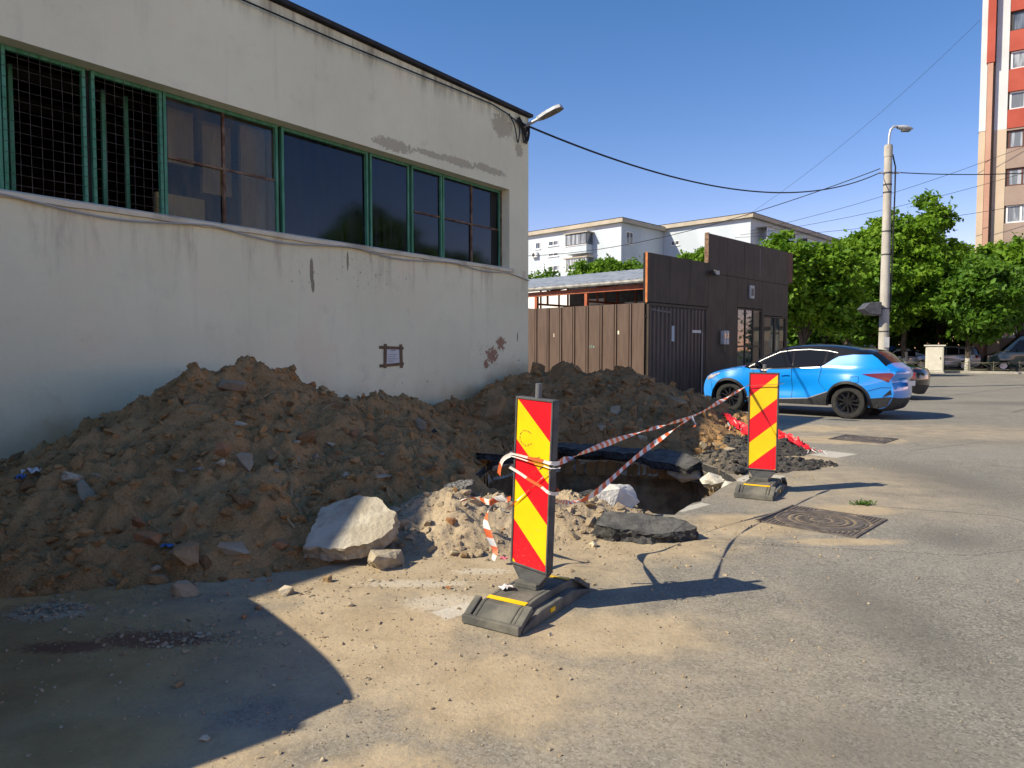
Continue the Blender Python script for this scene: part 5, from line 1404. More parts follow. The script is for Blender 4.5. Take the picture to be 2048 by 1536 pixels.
# ------------------------------------------------------------------ barrier tape
M_TW = mk('tape_white', (0.72, 0.70, 0.66), (0.62, 0.59, 0.54), 0.5, 8)
M_TR = mk('tape_orange_red', (0.72, 0.12, 0.03), (0.66, 0.14, 0.05), 0.5, 8)
def smooth_path(pts, n):
    pts = [Vector(p) for p in pts]; out = []
    for i in range(len(pts) - 1):
        p0 = pts[max(i - 1, 0)]; p1_ = pts[i]; p2_ = pts[i + 1]; p3 = pts[min(i + 2, len(pts) - 1)]
        for j in range(n):
            t = j / n
            out.append(0.5 * ((2 * p1_) + (p2_ - p0) * t + (2 * p0 - 5 * p1_ + 4 * p2_ - p3) * t * t + (3 * p1_ - p0 - 3 * p2_ + p3) * t ** 3))
    return out + [pts[-1]]
def tape(name, pts, width, label, seed=0, n=24, twist=0.6, stripe=0.06, wv=0.35, parent=None):
    path = smooth_path(pts, n); rnd = random.Random(seed)
    # resample evenly
    L = [0]
    for i in range(1, len(path)): L.append(L[-1] + (path[i] - path[i - 1]).length)
    m = max(4, int(L[-1] / 0.02)); rs = []
    j = 0
    for i in range(m + 1):
        s = L[-1] * i / m
        while j < len(L) - 2 and L[j + 1] < s: j += 1
        t = (s - L[j]) / max(1e-6, L[j + 1] - L[j]); rs.append(path[j].lerp(path[j + 1], t))
    mb = MB(); ang = rnd.uniform(0, 6)
    rows = []
    for i, p in enumerate(rs):
        d = (rs[min(i + 1, m)] - rs[max(i - 1, 0)]).normalized()
        s = d.cross(Z3)
        if s.length < 1e-3: s = Vector((1, 0, 0))
        s.normalize(); u = s.cross(d)
        ang += twist * 0.02 * 6 * (0.6 + 0.8 * math.sin(i * 0.07 + seed))
        a = ang
        w_ = width * (0.72 + wv * math.sin(i * 0.11 + seed * 1.7) * 0.6 + wv * 0.3 * math.sin(i * 0.037))
        o = (s * math.cos(a) + u * math.sin(a)); o2 = (u * math.cos(a) - s * math.sin(a))
        sk = d * w_ * 0.35
        rows.append([p - o * w_ / 2 - sk, p + o2 * w_ * 0.14, p + o * w_ / 2 + sk])
    for i in range(m):
        mi = int(i * 0.02 / stripe) % 2
        k = len(mb.v); mb.v += [tuple(q) for q in rows[i] + rows[i + 1]]
        mb.f += [(k, k + 1, k + 4, k + 3), (k + 1, k + 2, k + 5, k + 4)]; mb.m += [mi, mi]
    o = mb.out(name, [M_TW, M_TR], parent, smooth=80)
    if label: tag(o, label, 'barrier tape', 'barrier tape strands')
    return o
def on1(x, z, y=-0.04): return P1 @ Vector((x, y, z))
def on2(x, z, y=-0.04): return P2 @ Vector((x, y, z))
knot = at(1383, 833, 6.3)
a1 = on1(0.165, 0.90, 0.0); b2_ = on2(-0.16, 1.13, 0.0)
tape('barrier_tape', [a1, at(1250, 874, 5.3), knot, at(1440, 803, 6.9), b2_], 0.042, 'upper red and white tape strand stretched between the two beacons', 1, twist=0.9)
tape('barrier_tape', [on1(0.1, 0.66, 0.05), at(1150, 1003, 4.9), at(1195, 982, 5.1), at(1280, 908, 5.7), knot + Vector((0.0, 0, -0.005))], 0.048, 'lower red and white tape strand sagging down towards the nearer beacon', 5, twist=0.7)
tape('barrier_tape', [knot, knot + Vector((0.015, -0.02, -0.03)), knot + Vector((0.03, -0.02, -0.07)), knot + Vector((0.02, -0.03, -0.09))], 0.04, 'short white tape end hanging from the knot between the beacons', 2, stripe=0.08)
# wraps round the nearer panel
def ring(zl, zr, nm, seed, w_=0.03, lab=None):
    p = [on1(-0.165, zl, -0.045), on1(-0.08, zl * .75 + zr * .25, -0.042), on1(0.0, (zl + zr) / 2, -0.045), on1(0.09, zl * .25 + zr * .75, -0.042), on1(0.165, zr, -0.045), on1(0.17, zr, 0.03), on1(0.0, (zl + zr) / 2, 0.05), on1(-0.17, zl, 0.035), on1(-0.165, zl, -0.045)]
    return tape('barrier_tape', p, w_, lab, seed, twist=0.0, n=8, stripe=0.13)
ring(0.915, 0.905, 'a', 3, 0.024, 'upper loop of tape wound round the nearer beacon panel')
ring(0.90, 0.875, 'b', 9, 0.014, 'narrow second loop of tape just under the upper loop')
ring(0.83, 0.73, 'c', 4, 0.022, 'slanting white loop of tape round the nearer beacon panel')
tape('barrier_tape', [on1(-0.16, 0.905, -0.04), on1(-0.19, 0.89, -0.05), on1(-0.225, 0.86, -0.05), on1(-0.245, 0.81, -0.05), on1(-0.25, 0.77, -0.05)], 0.045, 'loose tape end fluttering left of the nearer beacon', 6, twist=0.25, stripe=0.09)
tape('barrier_tape', [on1(0.165, 0.885, -0.02), on1(0.14, 0.85, -0.036), on1(0.0, 0.725, -0.036), on1(-0.16, 0.585, -0.036), on1(-0.22, 0.545, -0.03)], 0.008, 'thin twisted tape running diagonally across the nearer panel', 7, twist=2.0, stripe=0.12)
tape('barrier_tape', [at(1010, 995, 4.75), at(985, 1005, 4.75), at(972, 1040, 4.65), at(978, 1070, 4.6), at(990, 1100, 4.55), at(986, 1120, 4.5)], 0.05, 'crumpled tape dropping to the ground left of the nearer beacon', 8, twist=0.5)
tape('barrier_tape', [at(915, 1003, 5.3), at(945, 996, 5.2), at(975, 1004, 5.0), at(1000, 1002, 4.85), at(1020, 998, 4.75)], 0.06, 'crumpled orange tape lying on the sandy rubble behind the nearer beacon', 12, twist=1.2)
tape('barrier_tape', [on2(-0.165, 1.12, 0.0), on2(-0.16, 1.12, -0.045), on2(0, 1.135, -0.045), on2(0.16, 1.15, -0.045), on2(0.17, 1.15, 0.03), on2(0, 1.13, 0.05), on2(-0.165, 1.12, 0.02)], 0.026, 'white tape loop round the top of the farther beacon', 10, twist=0.0, n=8, stripe=0.6)
tape('barrier_tape', [on2(0.0, 1.29, -0.03), on2(0.025, 1.3, 0.0), on2(0, 1.31, 0.035), on2(-0.025, 1.3, 0.01), on2(0.0, 1.29, -0.02)], 0.04, 'scrap of tape knotted round the pipe of the farther beacon', 11, twist=0.2, n=6)

# ------------------------------------------------------------------ stones and earth
def hull_rock(seed, n=16, dims=(1, 1, 1), detail=0, amp=0.05, boxy=0.0):
    rnd = random.Random(seed)
    bm = bmesh.new()
    for i in range(n):
        v = Vector((rnd.gauss(0, 1), rnd.gauss(0, 1), rnd.gauss(0, 1))).normalized() * rnd.uniform(0.75, 1.0)
        if boxy:
            c = Vector([math.copysign(min(1, abs(k) * 1.6), k) for k in v]); v = v.lerp(c, boxy)
        bm.verts.new((v.x * dims[0], v.y * dims[1], v.z * dims[2]))
    r = bmesh.ops.convex_hull(bm, input=bm.verts)
    dead = {g for g in list(r['geom_unused']) + list(r['geom_interior']) if isinstance(g, bmesh.types.BMVert)}
    bmesh.ops.delete(bm, geom=list(dead), context='VERTS')
    if detail:
        bmesh.ops.subdivide_edges(bm, edges=bm.edges, cuts=detail, use_grid_fill=True)
        bmesh.ops.triangulate(bm, faces=bm.faces)
        for v in bm.verts:
            q = v.co * (3.0 / max(dims)) + Vector((seed, 0, 0))
            k = mnoise.fractal(q, 1.0, 2.0, 4) * amp + mnoise.noise(q * 4) * amp * 0.4
            v.co += v.co.normalized() * k * max(dims)
    bm.normal_update()
    return bm
def rock_mesh(name, *a, **k):
    bm = hull_rock(*a, **k)
    me = bpy.data.meshes.new(name); bm.to_mesh(me); bm.free()
    return me
def dirt(name, c1, c2, c3, sc=1.0):
    m, nt, p = new_mat(name)
    pos = nd(nt, 'ShaderNodeNewGeometry').outputs['Position']
    n1 = noi(nt, pos, 1.7 * sc, 6, 0.6); n2 = noi(nt, pos, 13 * sc, 8, 0.7); n3 = noi(nt, pos, 70, 4, 0.7)
    a = mixc(nt, ramp(nt, n1, 0.35, 0.65), c1, c2)
    a = mixc(nt, ramp(nt, n2, 0.42, 0.72), a, c3)
    a = mixc(nt, ramp(nt, n2, 0.42, 0.3, 0, 0.6), a, tuple(k * 0.55 for k in c1))
    a = mixc(nt, ramp(nt, n3, 0.52, 0.62, 0, 0.35), a, tuple(min(1, k * 1.7) for k in c3))
    a = mixc(nt, ramp(nt, n3, 0.44, 0.34, 0, 0.6), a, tuple(k * 0.5 for k in c1))
    a = mixc(nt, ramp(nt, noi(nt, pos, 120, 2), 0.70, 0.74, 0, 0.6), a, (0.55, 0.5, 0.4))
    nt.links.new(a, p.inputs['Base Color'])
    p.inputs['Roughness'].default_value = 0.97; p.inputs['Specular IOR Level'].default_value = 0.12
    b = nd(nt, 'ShaderNodeBump', {'Strength': 0.9, 'Distance': 0.025, 'Height': mth(nt, 'ADD', n2, mth(nt, 'MULTIPLY', n3, 0.35))})
    nt.links.new(b.outputs[0], p.inputs['Normal'])
    return m
M_DIRT = dirt('heaped_earth', (0.27, 0.158, 0.066), (0.45, 0.272, 0.122), (0.37, 0.222, 0.098))
M_DIRTF = dirt('far_heaped_earth', (0.24, 0.141, 0.062), (0.385, 0.232, 0.108), (0.31, 0.187, 0.085))
M_SAND = dirt('sandy_rubble', (0.34, 0.265, 0.175), (0.44, 0.355, 0.245), (0.32, 0.245, 0.16))
M_STONE = [mk('brown_stone', (0.24, 0.16, 0.08), (0.34, 0.24, 0.13), 0.95, 5, bump=0.6), mk('grey_stone', (0.30, 0.24, 0.16), (0.40, 0.34, 0.24), 0.95, 5, bump=0.6), mk('brick_stone', (0.40, 0.175, 0.07), (0.30, 0.165, 0.085), 0.95, 7, bump=0.6),
           mk('pale_stone', (0.56, 0.49, 0.36), (0.36, 0.29, 0.19), 0.95, 5, bump=0.5), mk('clod_stone', (0.26, 0.145, 0.062), (0.40, 0.23, 0.10), 0.97, 8, bump=1.0)]
ROCKS = []
for i in range(15):
    me = rock_mesh('stone', 40 + i, 11 + i % 6, (1, 0.8, 0.6), 2 if i % 3 == 0 else 1, 0.07, boxy=0.3 if i % 3 == 1 else 0)
    me.materials.append(M_STONE[(0, 4, 1, 0, 4, 2, 0, 4, 3, 0, 4, 1, 0, 4, 0)[i]]); ROCKS.append(me)
BITS = []
for i in range(8):
    bm = hull_rock(100 + i, 9 + i % 3, (1, 0.85, 0.7))
    bmesh.ops.triangulate(bm, faces=bm.faces)
    bm.verts.index_update()
    BITS.append((np.array([v.co[:] for v in bm.verts]), np.array([[v.index for v in f.verts] for f in bm.faces]))); bm.free()
def scatter(name, P, S_, mat, parent, seed, sq=0.85):
    """many small lumps joined into one mesh"""
    g = np.random.default_rng(seed); VV = []; FF = []; k = 0
    for p, s in zip(P, S_):
        bv, bf = BITS[g.integers(0, len(BITS))]
        q = g.normal(size=4); q /= np.linalg.norm(q); w_, x, y, z = q
        Rm = np.array([[1 - 2 * (y * y + z * z), 2 * (x * y - z * w_), 2 * (x * z + y * w_)], [2 * (x * y + z * w_), 1 - 2 * (x * x + z * z), 2 * (y * z - x * w_)], [2 * (x * z - y * w_), 2 * (y * z + x * w_), 1 - 2 * (x * x + y * y)]])
        v = (bv * g.uniform(0.7, 1.3, 3)) @ Rm.T * s; v[:, 2] *= sq
        VV.append(v + p); FF.append(bf + k); k += len(bv)
    o = np_mesh(name, np.vstack(VV), np.vstack(FF), mat, parent)
    o['kind'] = 'stuff'
    return o
def ridge_h(X, Y, ridge, slope):
    h = np.full(X.shape, -9.0)
    for i in range(len(ridge) - 1):
        (x0, y0, h0), (x1, y1, h1) = ridge[i], ridge[i + 1]
        dx, dy = x1 - x0, y1 - y0; L2 = dx * dx + dy * dy
        t = np.clip(((X - x0) * dx + (Y - y0) * dy) / L2, 0, 1)
        d = np.hypot(X - x0 - t * dx, Y - y0 - t * dy)
        hh = h0 + (h1 - h0) * t
        h = np.maximum(h, hh - slope * np.sqrt(d * d + 0.02) * (1 - 0.12 * np.minimum(d, 2)))
    return h
def mound(name, label, ridge, slope, box, res, mat, seed, amp=1.0, cut=None):
    x0, x1, y0, y1 = box
    nx = int((x1 - x0) / res); ny = int((y1 - y0) / res)
    X, Y = np.meshgrid(np.linspace(x0, x1, nx), np.linspace(y0, y1, ny))
    def hf(X, Y):
        h = ridge_h(X, Y, ridge, slope)
        on = np.clip((h + 0.15) / 0.4, 0, 1)
        wx = X + 0.15 * vnoise(X * 2.3, Y * 2.3, seed + 90); wy = Y + 0.15 * vnoise(X * 2.3, Y * 2.3, seed + 91)
        lum = np.abs(vnoise(wx * 3.1, wy * 3.1, seed + 5)) * 2
        h = h + amp * on * (0.20 * fbm(X, Y, 1.1, 3, seed) + 0.10 * (0.5 - lum) + 0.105 * fbm(X, Y, 4.5, 3, seed + 7) + 0.085 * fbm(X, Y, 11, 3, seed + 3, 0.65) + 0.03 * (0.45 - 2 * np.abs(vnoise(wx * 8.3, wy * 8.3, seed + 44))))
        if cut is not None: h = cut(X, Y, h)
        return h
    Z = hf(X, Y)
    V = np.stack([X, Y, Z], -1).reshape(-1, 3)
    idx = np.arange(nx * ny).reshape(ny, nx)
    F = np.stack([idx[:-1, :-1], idx[:-1, 1:], idx[1:, 1:], idx[1:, :-1]], -1).reshape(-1, 4)
    zf = V[:, 2][F].max(1)
    F = F[zf > -0.015]
    root = thing(name, label, 'earth heap')
    used_ = np.unique(F); remap = np.full(len(V), -1); remap[used_] = np.arange(len(used_))
    np_mesh('earth', V[used_], remap[F], mat, root, True)
    return root, hf
def pit_cut(X, Y, h):
    """keeps the heaps out of the hole"""
    ins = np.zeros(X.shape, bool); n = len(PIT); j = n - 1
    for i in range(n):
        xi, yi = PIT[i]; xj, yj = PIT[j]
        c = ((yi > Y) != (yj > Y)) & (X < (xj - xi) * (Y - yi) / (yj - yi + 1e-12) + xi)
        ins ^= c; j = i
    d = np.full(X.shape, 9.0); j = n - 1
    for i in range(n):
        (ax, ay), (bx_, by) = PIT[j], PIT[i]; dx, dy = bx_ - ax, by - ay
        t = np.clip(((X - ax) * dx + (Y - ay) * dy) / (dx * dx + dy * dy), 0, 1)
        d = np.minimum(d, np.hypot(X - ax - t * dx, Y - ay - t * dy)); j = i
    h = np.where(ins, -0.3, np.minimum(h, -0.02 + d * 1.1))
    return h
def behind_wall(X, Y, h):
    vx = (X - WC.x) * WN.x + (Y - WC.y) * WN.y; ux = (X - WC.x) * WD.x + (Y - WC.y) * WD.y
    return np.where((vx < -0.12) & (ux < 0.1), -0.3, h)
def cutter(X, Y, h): return behind_wall(X, Y, pit_cut(X, Y, h))
def rl(x, v, h):
    q = lw(x, v); return (q.x, q.y, h)
RL = [rl(-9.6, 1.1, .36), rl(-8.8, 1.15, .50), rl(-8.37, 1.2, .80), rl(-8.03, 1.2, .97), rl(-7.6, 1.2, 1.25), rl(-7.3, 1.2, 1.36), rl(-6.95, 1.1, 1.36), rl(-6.55, 1.0, 1.42), rl(-6.2, 1.1, 1.22), rl(-5.7, 1.0, 1.02), rl(-5.1, .9, .84), rl(-4.6, .85, .90), rl(-4.1, .8, .92), rl(-3.8, .7, .66), rl(-3.1, .6, .62)]
mL, hL = mound('earth_heap', 'tall brown earth heap with stones piled against the white workshop wall', RL, 0.66, (-6.5, 0.4, 3.2, 11.6), 0.026, M_DIRT, 3, 1.0, cutter)
RR = [rl(-3.6, .45, .60), rl(-2.5, .45, .68), rl(-1.5, .45, .92), rl(-0.7, .4, 1.02), (0.46, 12.75, 1.16), (1.06, 12.7, 1.27), (1.42, 12.7, 1.10), (1.6, 12.65, 1.2), (1.95, 12.7, 1.25), (2.4, 12.7, .93), (2.85, 12.6, .56), (3.3, 12.5, .28)]
mR, hR = mound('earth_heap', 'brown earth heap in front of the brown fence and gate beyond the pit', RR, 0.56, (-2.6, 4.6, 9.2, 15.6), 0.035, M_DIRTF, 11, 0.9, cutter)
RS = [(-1.35, 5.25, .06), (-0.95, 5.6, .22), (-0.45, 5.9, .33), (0.0, 6.1, .29), (0.45, 6.1, .25), (0.85, 6.05, .19), (1.2, 5.95, .09)]
mS, hS = mound('sandy_rubble_heap', 'low sunlit heap of sandy rubble between the slab and the pit', RS, 0.46, (-2.6, 1.9, 4.5, 7.6), 0.016, M_SAND, 23, 0.75, pit_cut)
for (root, hf, box, nb, smin, mat, sd, nst) in ((mL, hL, (-6.0, 0.2, 3.4, 11.4), 15000, 0.0062, M_DIRT, 5, 200), (mR, hR, (-2.4, 4.3, 9.6, 15.0), 7000, 0.011, M_DIRTF, 6, 100), (mS, hS, (-2.5, 1.8, 4.5, 7.3), 4200, 0.006, M_SAND, 7, 55)):
    g = np.random.default_rng(sd)
    n = nb * 4
    X = g.uniform(box[0], box[1], n); Y = g.uniform(box[2], box[3], n); Z = hf(X, Y)
    if root is not mS:
        other = np.zeros(n, bool)
    k = (Z > -0.01) & ((X - WC.x) * WN.x + (Y - WC.y) * WN.y > 0.05) | ((Z > -0.01) & ((X - WC.x) * WD.x + (Y - WC.y) * WD.y > 0.15))
    k &= (vnoise(X * 1.1, Y * 1.1, sd + 60) + 0.5 * vnoise(X * 3.1, Y * 3.1, sd + 61) > g.uniform(-0.55, 0.3, n))
    X, Y, Z = X[k][:nb], Y[k][:nb], Z[k][:nb]
    s = np.minimum(smin * np.exp(g.exponential(0.72, len(X))), smin * 11)
    scatter('clods', np.stack([X, Y, Z], -1), s, mat, root, sd)
    cnt = 0; tries = 0
    while cnt < nst and tries < 5000:
        tries += 1
        x, y = g.uniform(box[0], box[1]), g.uniform(box[2], box[3])
        z = float(hf(np.array([x]), np.array([y]))[0])
        u_, v_ = wl((x, y))
        if z < 0.0 or z > 1.12 or (v_ < 0.12 and u_ < 0.2): continue
        me = ROCKS[g.integers(0, len(ROCKS))]
        o = bpy.data.objects.new('stone', me); col.objects.link(o); o.parent = root
        sz = min(0.13, 0.032 * math.exp(g.exponential(0.5))) * (0.65 if root is mS else 1.0)
        o.location = (x, y, z + sz * 0.15); o.scale = (sz, sz, sz * 0.9)
        o.rotation_euler = (g.uniform(-.6, .6), g.uniform(-.6, .6), g.uniform(0, 6.3)); cnt += 1

M_STICK = mk('dry_stick', (0.30, 0.21, 0.11), (0.42, 0.32, 0.19), 0.9, 9)
for (root, hf, box, cnt_) in ((mL, hL, (-5.2, -0.6, 4.3, 9.6), 26), (mR, hR, (-1.2, 3.4, 10.6, 13.2), 12)):
    rs = random.Random(17); k = 0
    while k < cnt_:
        x, y = rs.uniform(box[0], box[1]), rs.uniform(box[2], box[3]); z = float(hf(np.array([x]), np.array([y]))[0])
        if z < 0.05 or wl((x, y))[1] < 0.3: continue
        L = rs.uniform(0.08, 0.3); a = rs.uniform(0, 6.3)
        e = (x + L * math.cos(a), y + L * math.sin(a)); ze = float(hf(np.array([e[0]]), np.array([e[1]]))[0])
        MB().tube([(x, y, z + 0.01), ((x + e[0]) / 2 + rs.uniform(-.02, .02), (y + e[1]) / 2, (z + ze) / 2 + rs.uniform(0.01, 0.05)), (e[0], e[1], ze + rs.uniform(0.0, 0.07))], [rs.uniform(.003, .009), .005, .003], 5).out('stick', M_STICK, root)
        k += 1
def lone(name, label, cat, px, py, dims, mat, seed, n=18, detail=2, amp=0.05, boxy=0.3, rot=(0, 0, 0), lift=0.0, z=0.0, loc=None, group=None, smooth=None):
    me = rock_mesh(name, seed, n, dims, detail, amp, boxy); me.materials.append(mat)
    o = bpy.data.objects.new(name, me); col.objects.link(o)
    q = Vector(loc) if loc is not None else gp(px, py, z)
    o.location = (q.x, q.y, z + lift); o.rotation_euler = rot
    return tag(o, label, cat, group)
def slab(name, label, cat, outline, th, loc, rot, mats, seed=0, amp=0.012):
    """broken plate: 2D outline with thickness, ragged edge"""
    pts = densify(outline, 0.03, 0.009, seed); n = len(pts)
    v, f = fill(pts, 0.06)
    mb = MB(); rnd = random.Random(seed)
    mb.add([(q.x, q.y, th / 2 + amp * 0.5 * mnoise.noise(Vector((q.x * 6, q.y * 6, seed)))) for q in v], [t for t in f], 0)
    mb.add([(q.x, q.y, -th / 2) for q in v], [t[::-1] for t in f], 1)
    prev = [(x, y, th / 2) for x, y in pts]
    for lv in (0.38, 0.2, 0.0, -0.2, -0.4, -0.5):
        cur = []
        for i, (x, y) in enumerate(pts):
            d = Vector((x, y)).normalized()
            k = amp * (1.3 * mnoise.noise(Vector((x * 7, y * 7, lv * 3 + seed))) + 0.9 * mnoise.noise(Vector((x * 23, y * 23, lv * 9 + seed))) + rnd.uniform(-0.25, 0.25)) + amp * 0.8 * (0.5 - lv)
            cur.append((x + d.x * k, y + d.y * k, th * lv + amp * 0.3 * mnoise.noise(Vector((x * 15, y * 15, seed + 3))) * (lv > -0.5)))
        mb.add(prev + cur, [(i, (i + 1) % n, n + (i + 1) % n, n + i) for i in range(n)], 1)
        prev = cur
    o = mb.out(name, mats, loc=loc)
    o.rotation_euler = rot
    return tag(o, label, cat)
M_SLABT = mk('slab_top', (0.50, 0.45, 0.35), (0.36, 0.31, 0.23), 0.95, 6, 10, bump=0.9, bscale=26)
M_SLABE = mk('slab_edge', (0.40, 0.34, 0.25), (0.27, 0.22, 0.15), 0.95, 12, 8, bump=1.0, bscale=30)
slab('concrete_slab', 'large pale concrete slab lying tilted at the foot of the earth heap', 'concrete slab',
     [(-0.31, -0.19), (-0.19, -0.22), (-0.06, -0.26), (0.13, -0.23), (0.22, -0.19), (0.30, -0.10), (0.32, 0.06), (0.25, 0.13), (0.19, 0.25), (0.03, 0.30), (-0.14, 0.25), (-0.24, 0.20)], 0.10, at(705, 1056, 5.08), (R(28), R(-5), R(4)), [M_SLABT, M_SLABE], 4)
lone('concrete_chunk', 'tan broken concrete lump just below the tilted slab', 'concrete chunk', 772, 1134, (0.15, 0.12, 0.085), M_SLABE, 12, 16, 3, 0.05, 0.3, (0.2, 0.1, 0.4), 0.06)
lone('concrete_chunk', 'bright white concrete chunk at the near rim of the pit', 'concrete chunk', 1228, 1044, (0.27, 0.16, 0.145), mk('white_concrete', (0.66, 0.64, 0.59), (0.52, 0.5, 0.45), 0.95, 6, 8, bump=0.9, bscale=26), 21, 22, 3, 0.04, 0.45, (0.25, -0.12, 0.35), 0.19)
M_ASPH = mk('broken_asphalt', (0.022, 0.022, 0.022), (0.075, 0.072, 0.068), 0.85, 18, 8, bump=1.0, bscale=45)
M_ASPHT = mk('broken_asphalt_top', (0.06, 0.058, 0.055), (0.12, 0.115, 0.105), 0.9, 12, 8, bump=0.6, bscale=45)
slab('asphalt_chunk', 'black broken asphalt plate lying below the white concrete chunk', 'asphalt chunk',
     [(-0.38, -0.10), (-0.22, -0.17), (-0.1, -0.15), (0.05, -0.2), (0.22, -0.15), (0.33, -0.1), (0.42, -0.04), (0.34, 0.08), (0.05, 0.15), (-0.3, 0.13)], 0.10, gp(1290, 1080) + Vector((0, 0.10, 0.075)), (R(13), R(3), R(-5)), [M_ASPHT, M_ASPH], 7, 0.035)
lone('asphalt_chunk', 'small rounded black asphalt lump beside the tape end', 'asphalt chunk', 1175, 1012, (0.13, 0.1, 0.06), M_ASPH, 33, 18, 3, 0.06, 0.2, (0, 0, 0.3), 0.1, 0.12)
lone('asphalt_chunk', 'grey pebbly asphalt lump on top of the sandy rubble', 'asphalt chunk', 920, 985, (0.16, 0.1, 0.065), mk('pebbly_asphalt', (0.04, 0.04, 0.04), (0.26, 0.25, 0.23), 0.9, 45, 3, bump=1.0, bscale=70), 35, 20, 3, 0.05, 0.5, (0.2, -0.15, 0.2), 0.04, loc=(-0.45, 6.0, 0), z=float(hS(np.array([-0.45]), np.array([6.0]))[0]))
slab('broken_plate', 'dark flat asphalt slab overhanging the far rim of the pit', 'asphalt slab',
     [(-0.95, -0.05), (-0.7, -0.2), (-0.45, -0.12), (-0.2, -0.26), (0.1, -0.14), (0.4, -0.25), (0.62, -0.1), (0.9, -0.18), (0.98, 0.1), (0.6, 0.35), (-0.2, 0.42), (-0.8, 0.35)], 0.085, Vector((1.2, 10.1, 0.06)), (R(4), R(2.5), R(-14)), [M_ASPHT, M_CUT], 9, 0.035)
slab('asphalt_chunk', 'black asphalt shard standing upright in the earth left of the pit', 'asphalt chunk',
     [(-0.14, -0.22), (0.12, -0.2), (0.16, 0.05), (0.02, 0.26), (-0.12, 0.12)], 0.07, Vector((-0.98, 8.6, 0.28)), (R(72), R(12), R(20)), [M_ASPH, M_ASPH], 13, 0.03)
slab('broken_plate', 'tilted dark asphalt plate sagging into the far right corner of the pit', 'asphalt slab',
     [(-0.34, -0.2), (-0.1, -0.28), (0.12, -0.2), (0.36, -0.24), (0.42, 0.08), (0.15, 0.2), (-0.2, 0.16)], 0.085, Vector((2.12, 9.55, 0.03)), (R(15), R(8), R(-35)), [M_ASPHT, M_CUT], 15, 0.03)
slab('broken_plate', 'dark asphalt plate jutting over the left end of the pit', 'asphalt slab',
     [(-0.4, -0.18), (-0.05, -0.25), (0.3, -0.12), (0.38, 0.12), (0.0, 0.2), (-0.36, 0.14)], 0.08, Vector((-0.12, 9.35, 0.07)), (R(-4), R(9), R(35)), [M_ASPHT, M_CUT], 16, 0.03)
lone('asphalt_chunk', 'black asphalt lump on the right rim of the pit below the farther beacon', 'asphalt chunk', 0, 0, (0.13, 0.1, 0.06), M_ASPH, 37, 18, 3, 0.06, 0.4, (0.1, 0.1, 0.8), 0.05, loc=(2.74, 8.55, 0))
lone('brick_fragment', 'long brick lump half buried in the sandy rubble', 'brick', 900, 1072, (0.2, 0.09, 0.075), mk('dusty_brick', (0.44, 0.32, 0.2), (0.36, 0.22, 0.13), 0.95, 8, 8, bump=0.7), 44, 20, 2, 0.03, 0.8, (0.1, 0.25, -0.25), 0.1, 0.0)
lone('concrete_chunk', 'pale flat stone wedge leaning in the far earth heap', 'concrete chunk', 0, 0, (0.12, 0.07, 0.24), M_STONE[0], 51, 12, 2, 0.03, 0.5, (0.2, 0.45, 0.3), 0.62, loc=(-0.25, 10.9, 0))
lone('broken_brick', 'hollow pale brick sticking out near the top of the tall earth heap', 'brick', 0, 0, (0.12, 0.06, 0.045), mk('pale_brick', (0.33, 0.24, 0.15), (0.27, 0.19, 0.12), 0.95, 6, bump=0.6), 61, 24, 1, 0.01, 0.95, (0.1, 0.1, 0.1), 0, z=float(hL(np.array([-2.72]), np.array([6.9]))[0]) + 0.03, loc=(-2.72, 6.9, 0))
def on_heap(px, py, hf):
    """point where the line of sight of a photo pixel meets a heap"""
    d = ray(px, py); Yv = np.linspace(2.5, 16, 1400)
    t = Yv / d.y; X = d.x * t; Z = CAM_H + d.z * t
    h = np.maximum(hf(X, Yv), 0)
    k = np.nonzero((Z < h) & (h > 0))[0]
    i = int(k[0]) if len(k) else int(np.argmax(np.where(h > 0.02, h - Z, -99)))
    return Vector((X[i], Yv[i], float(h[i])))
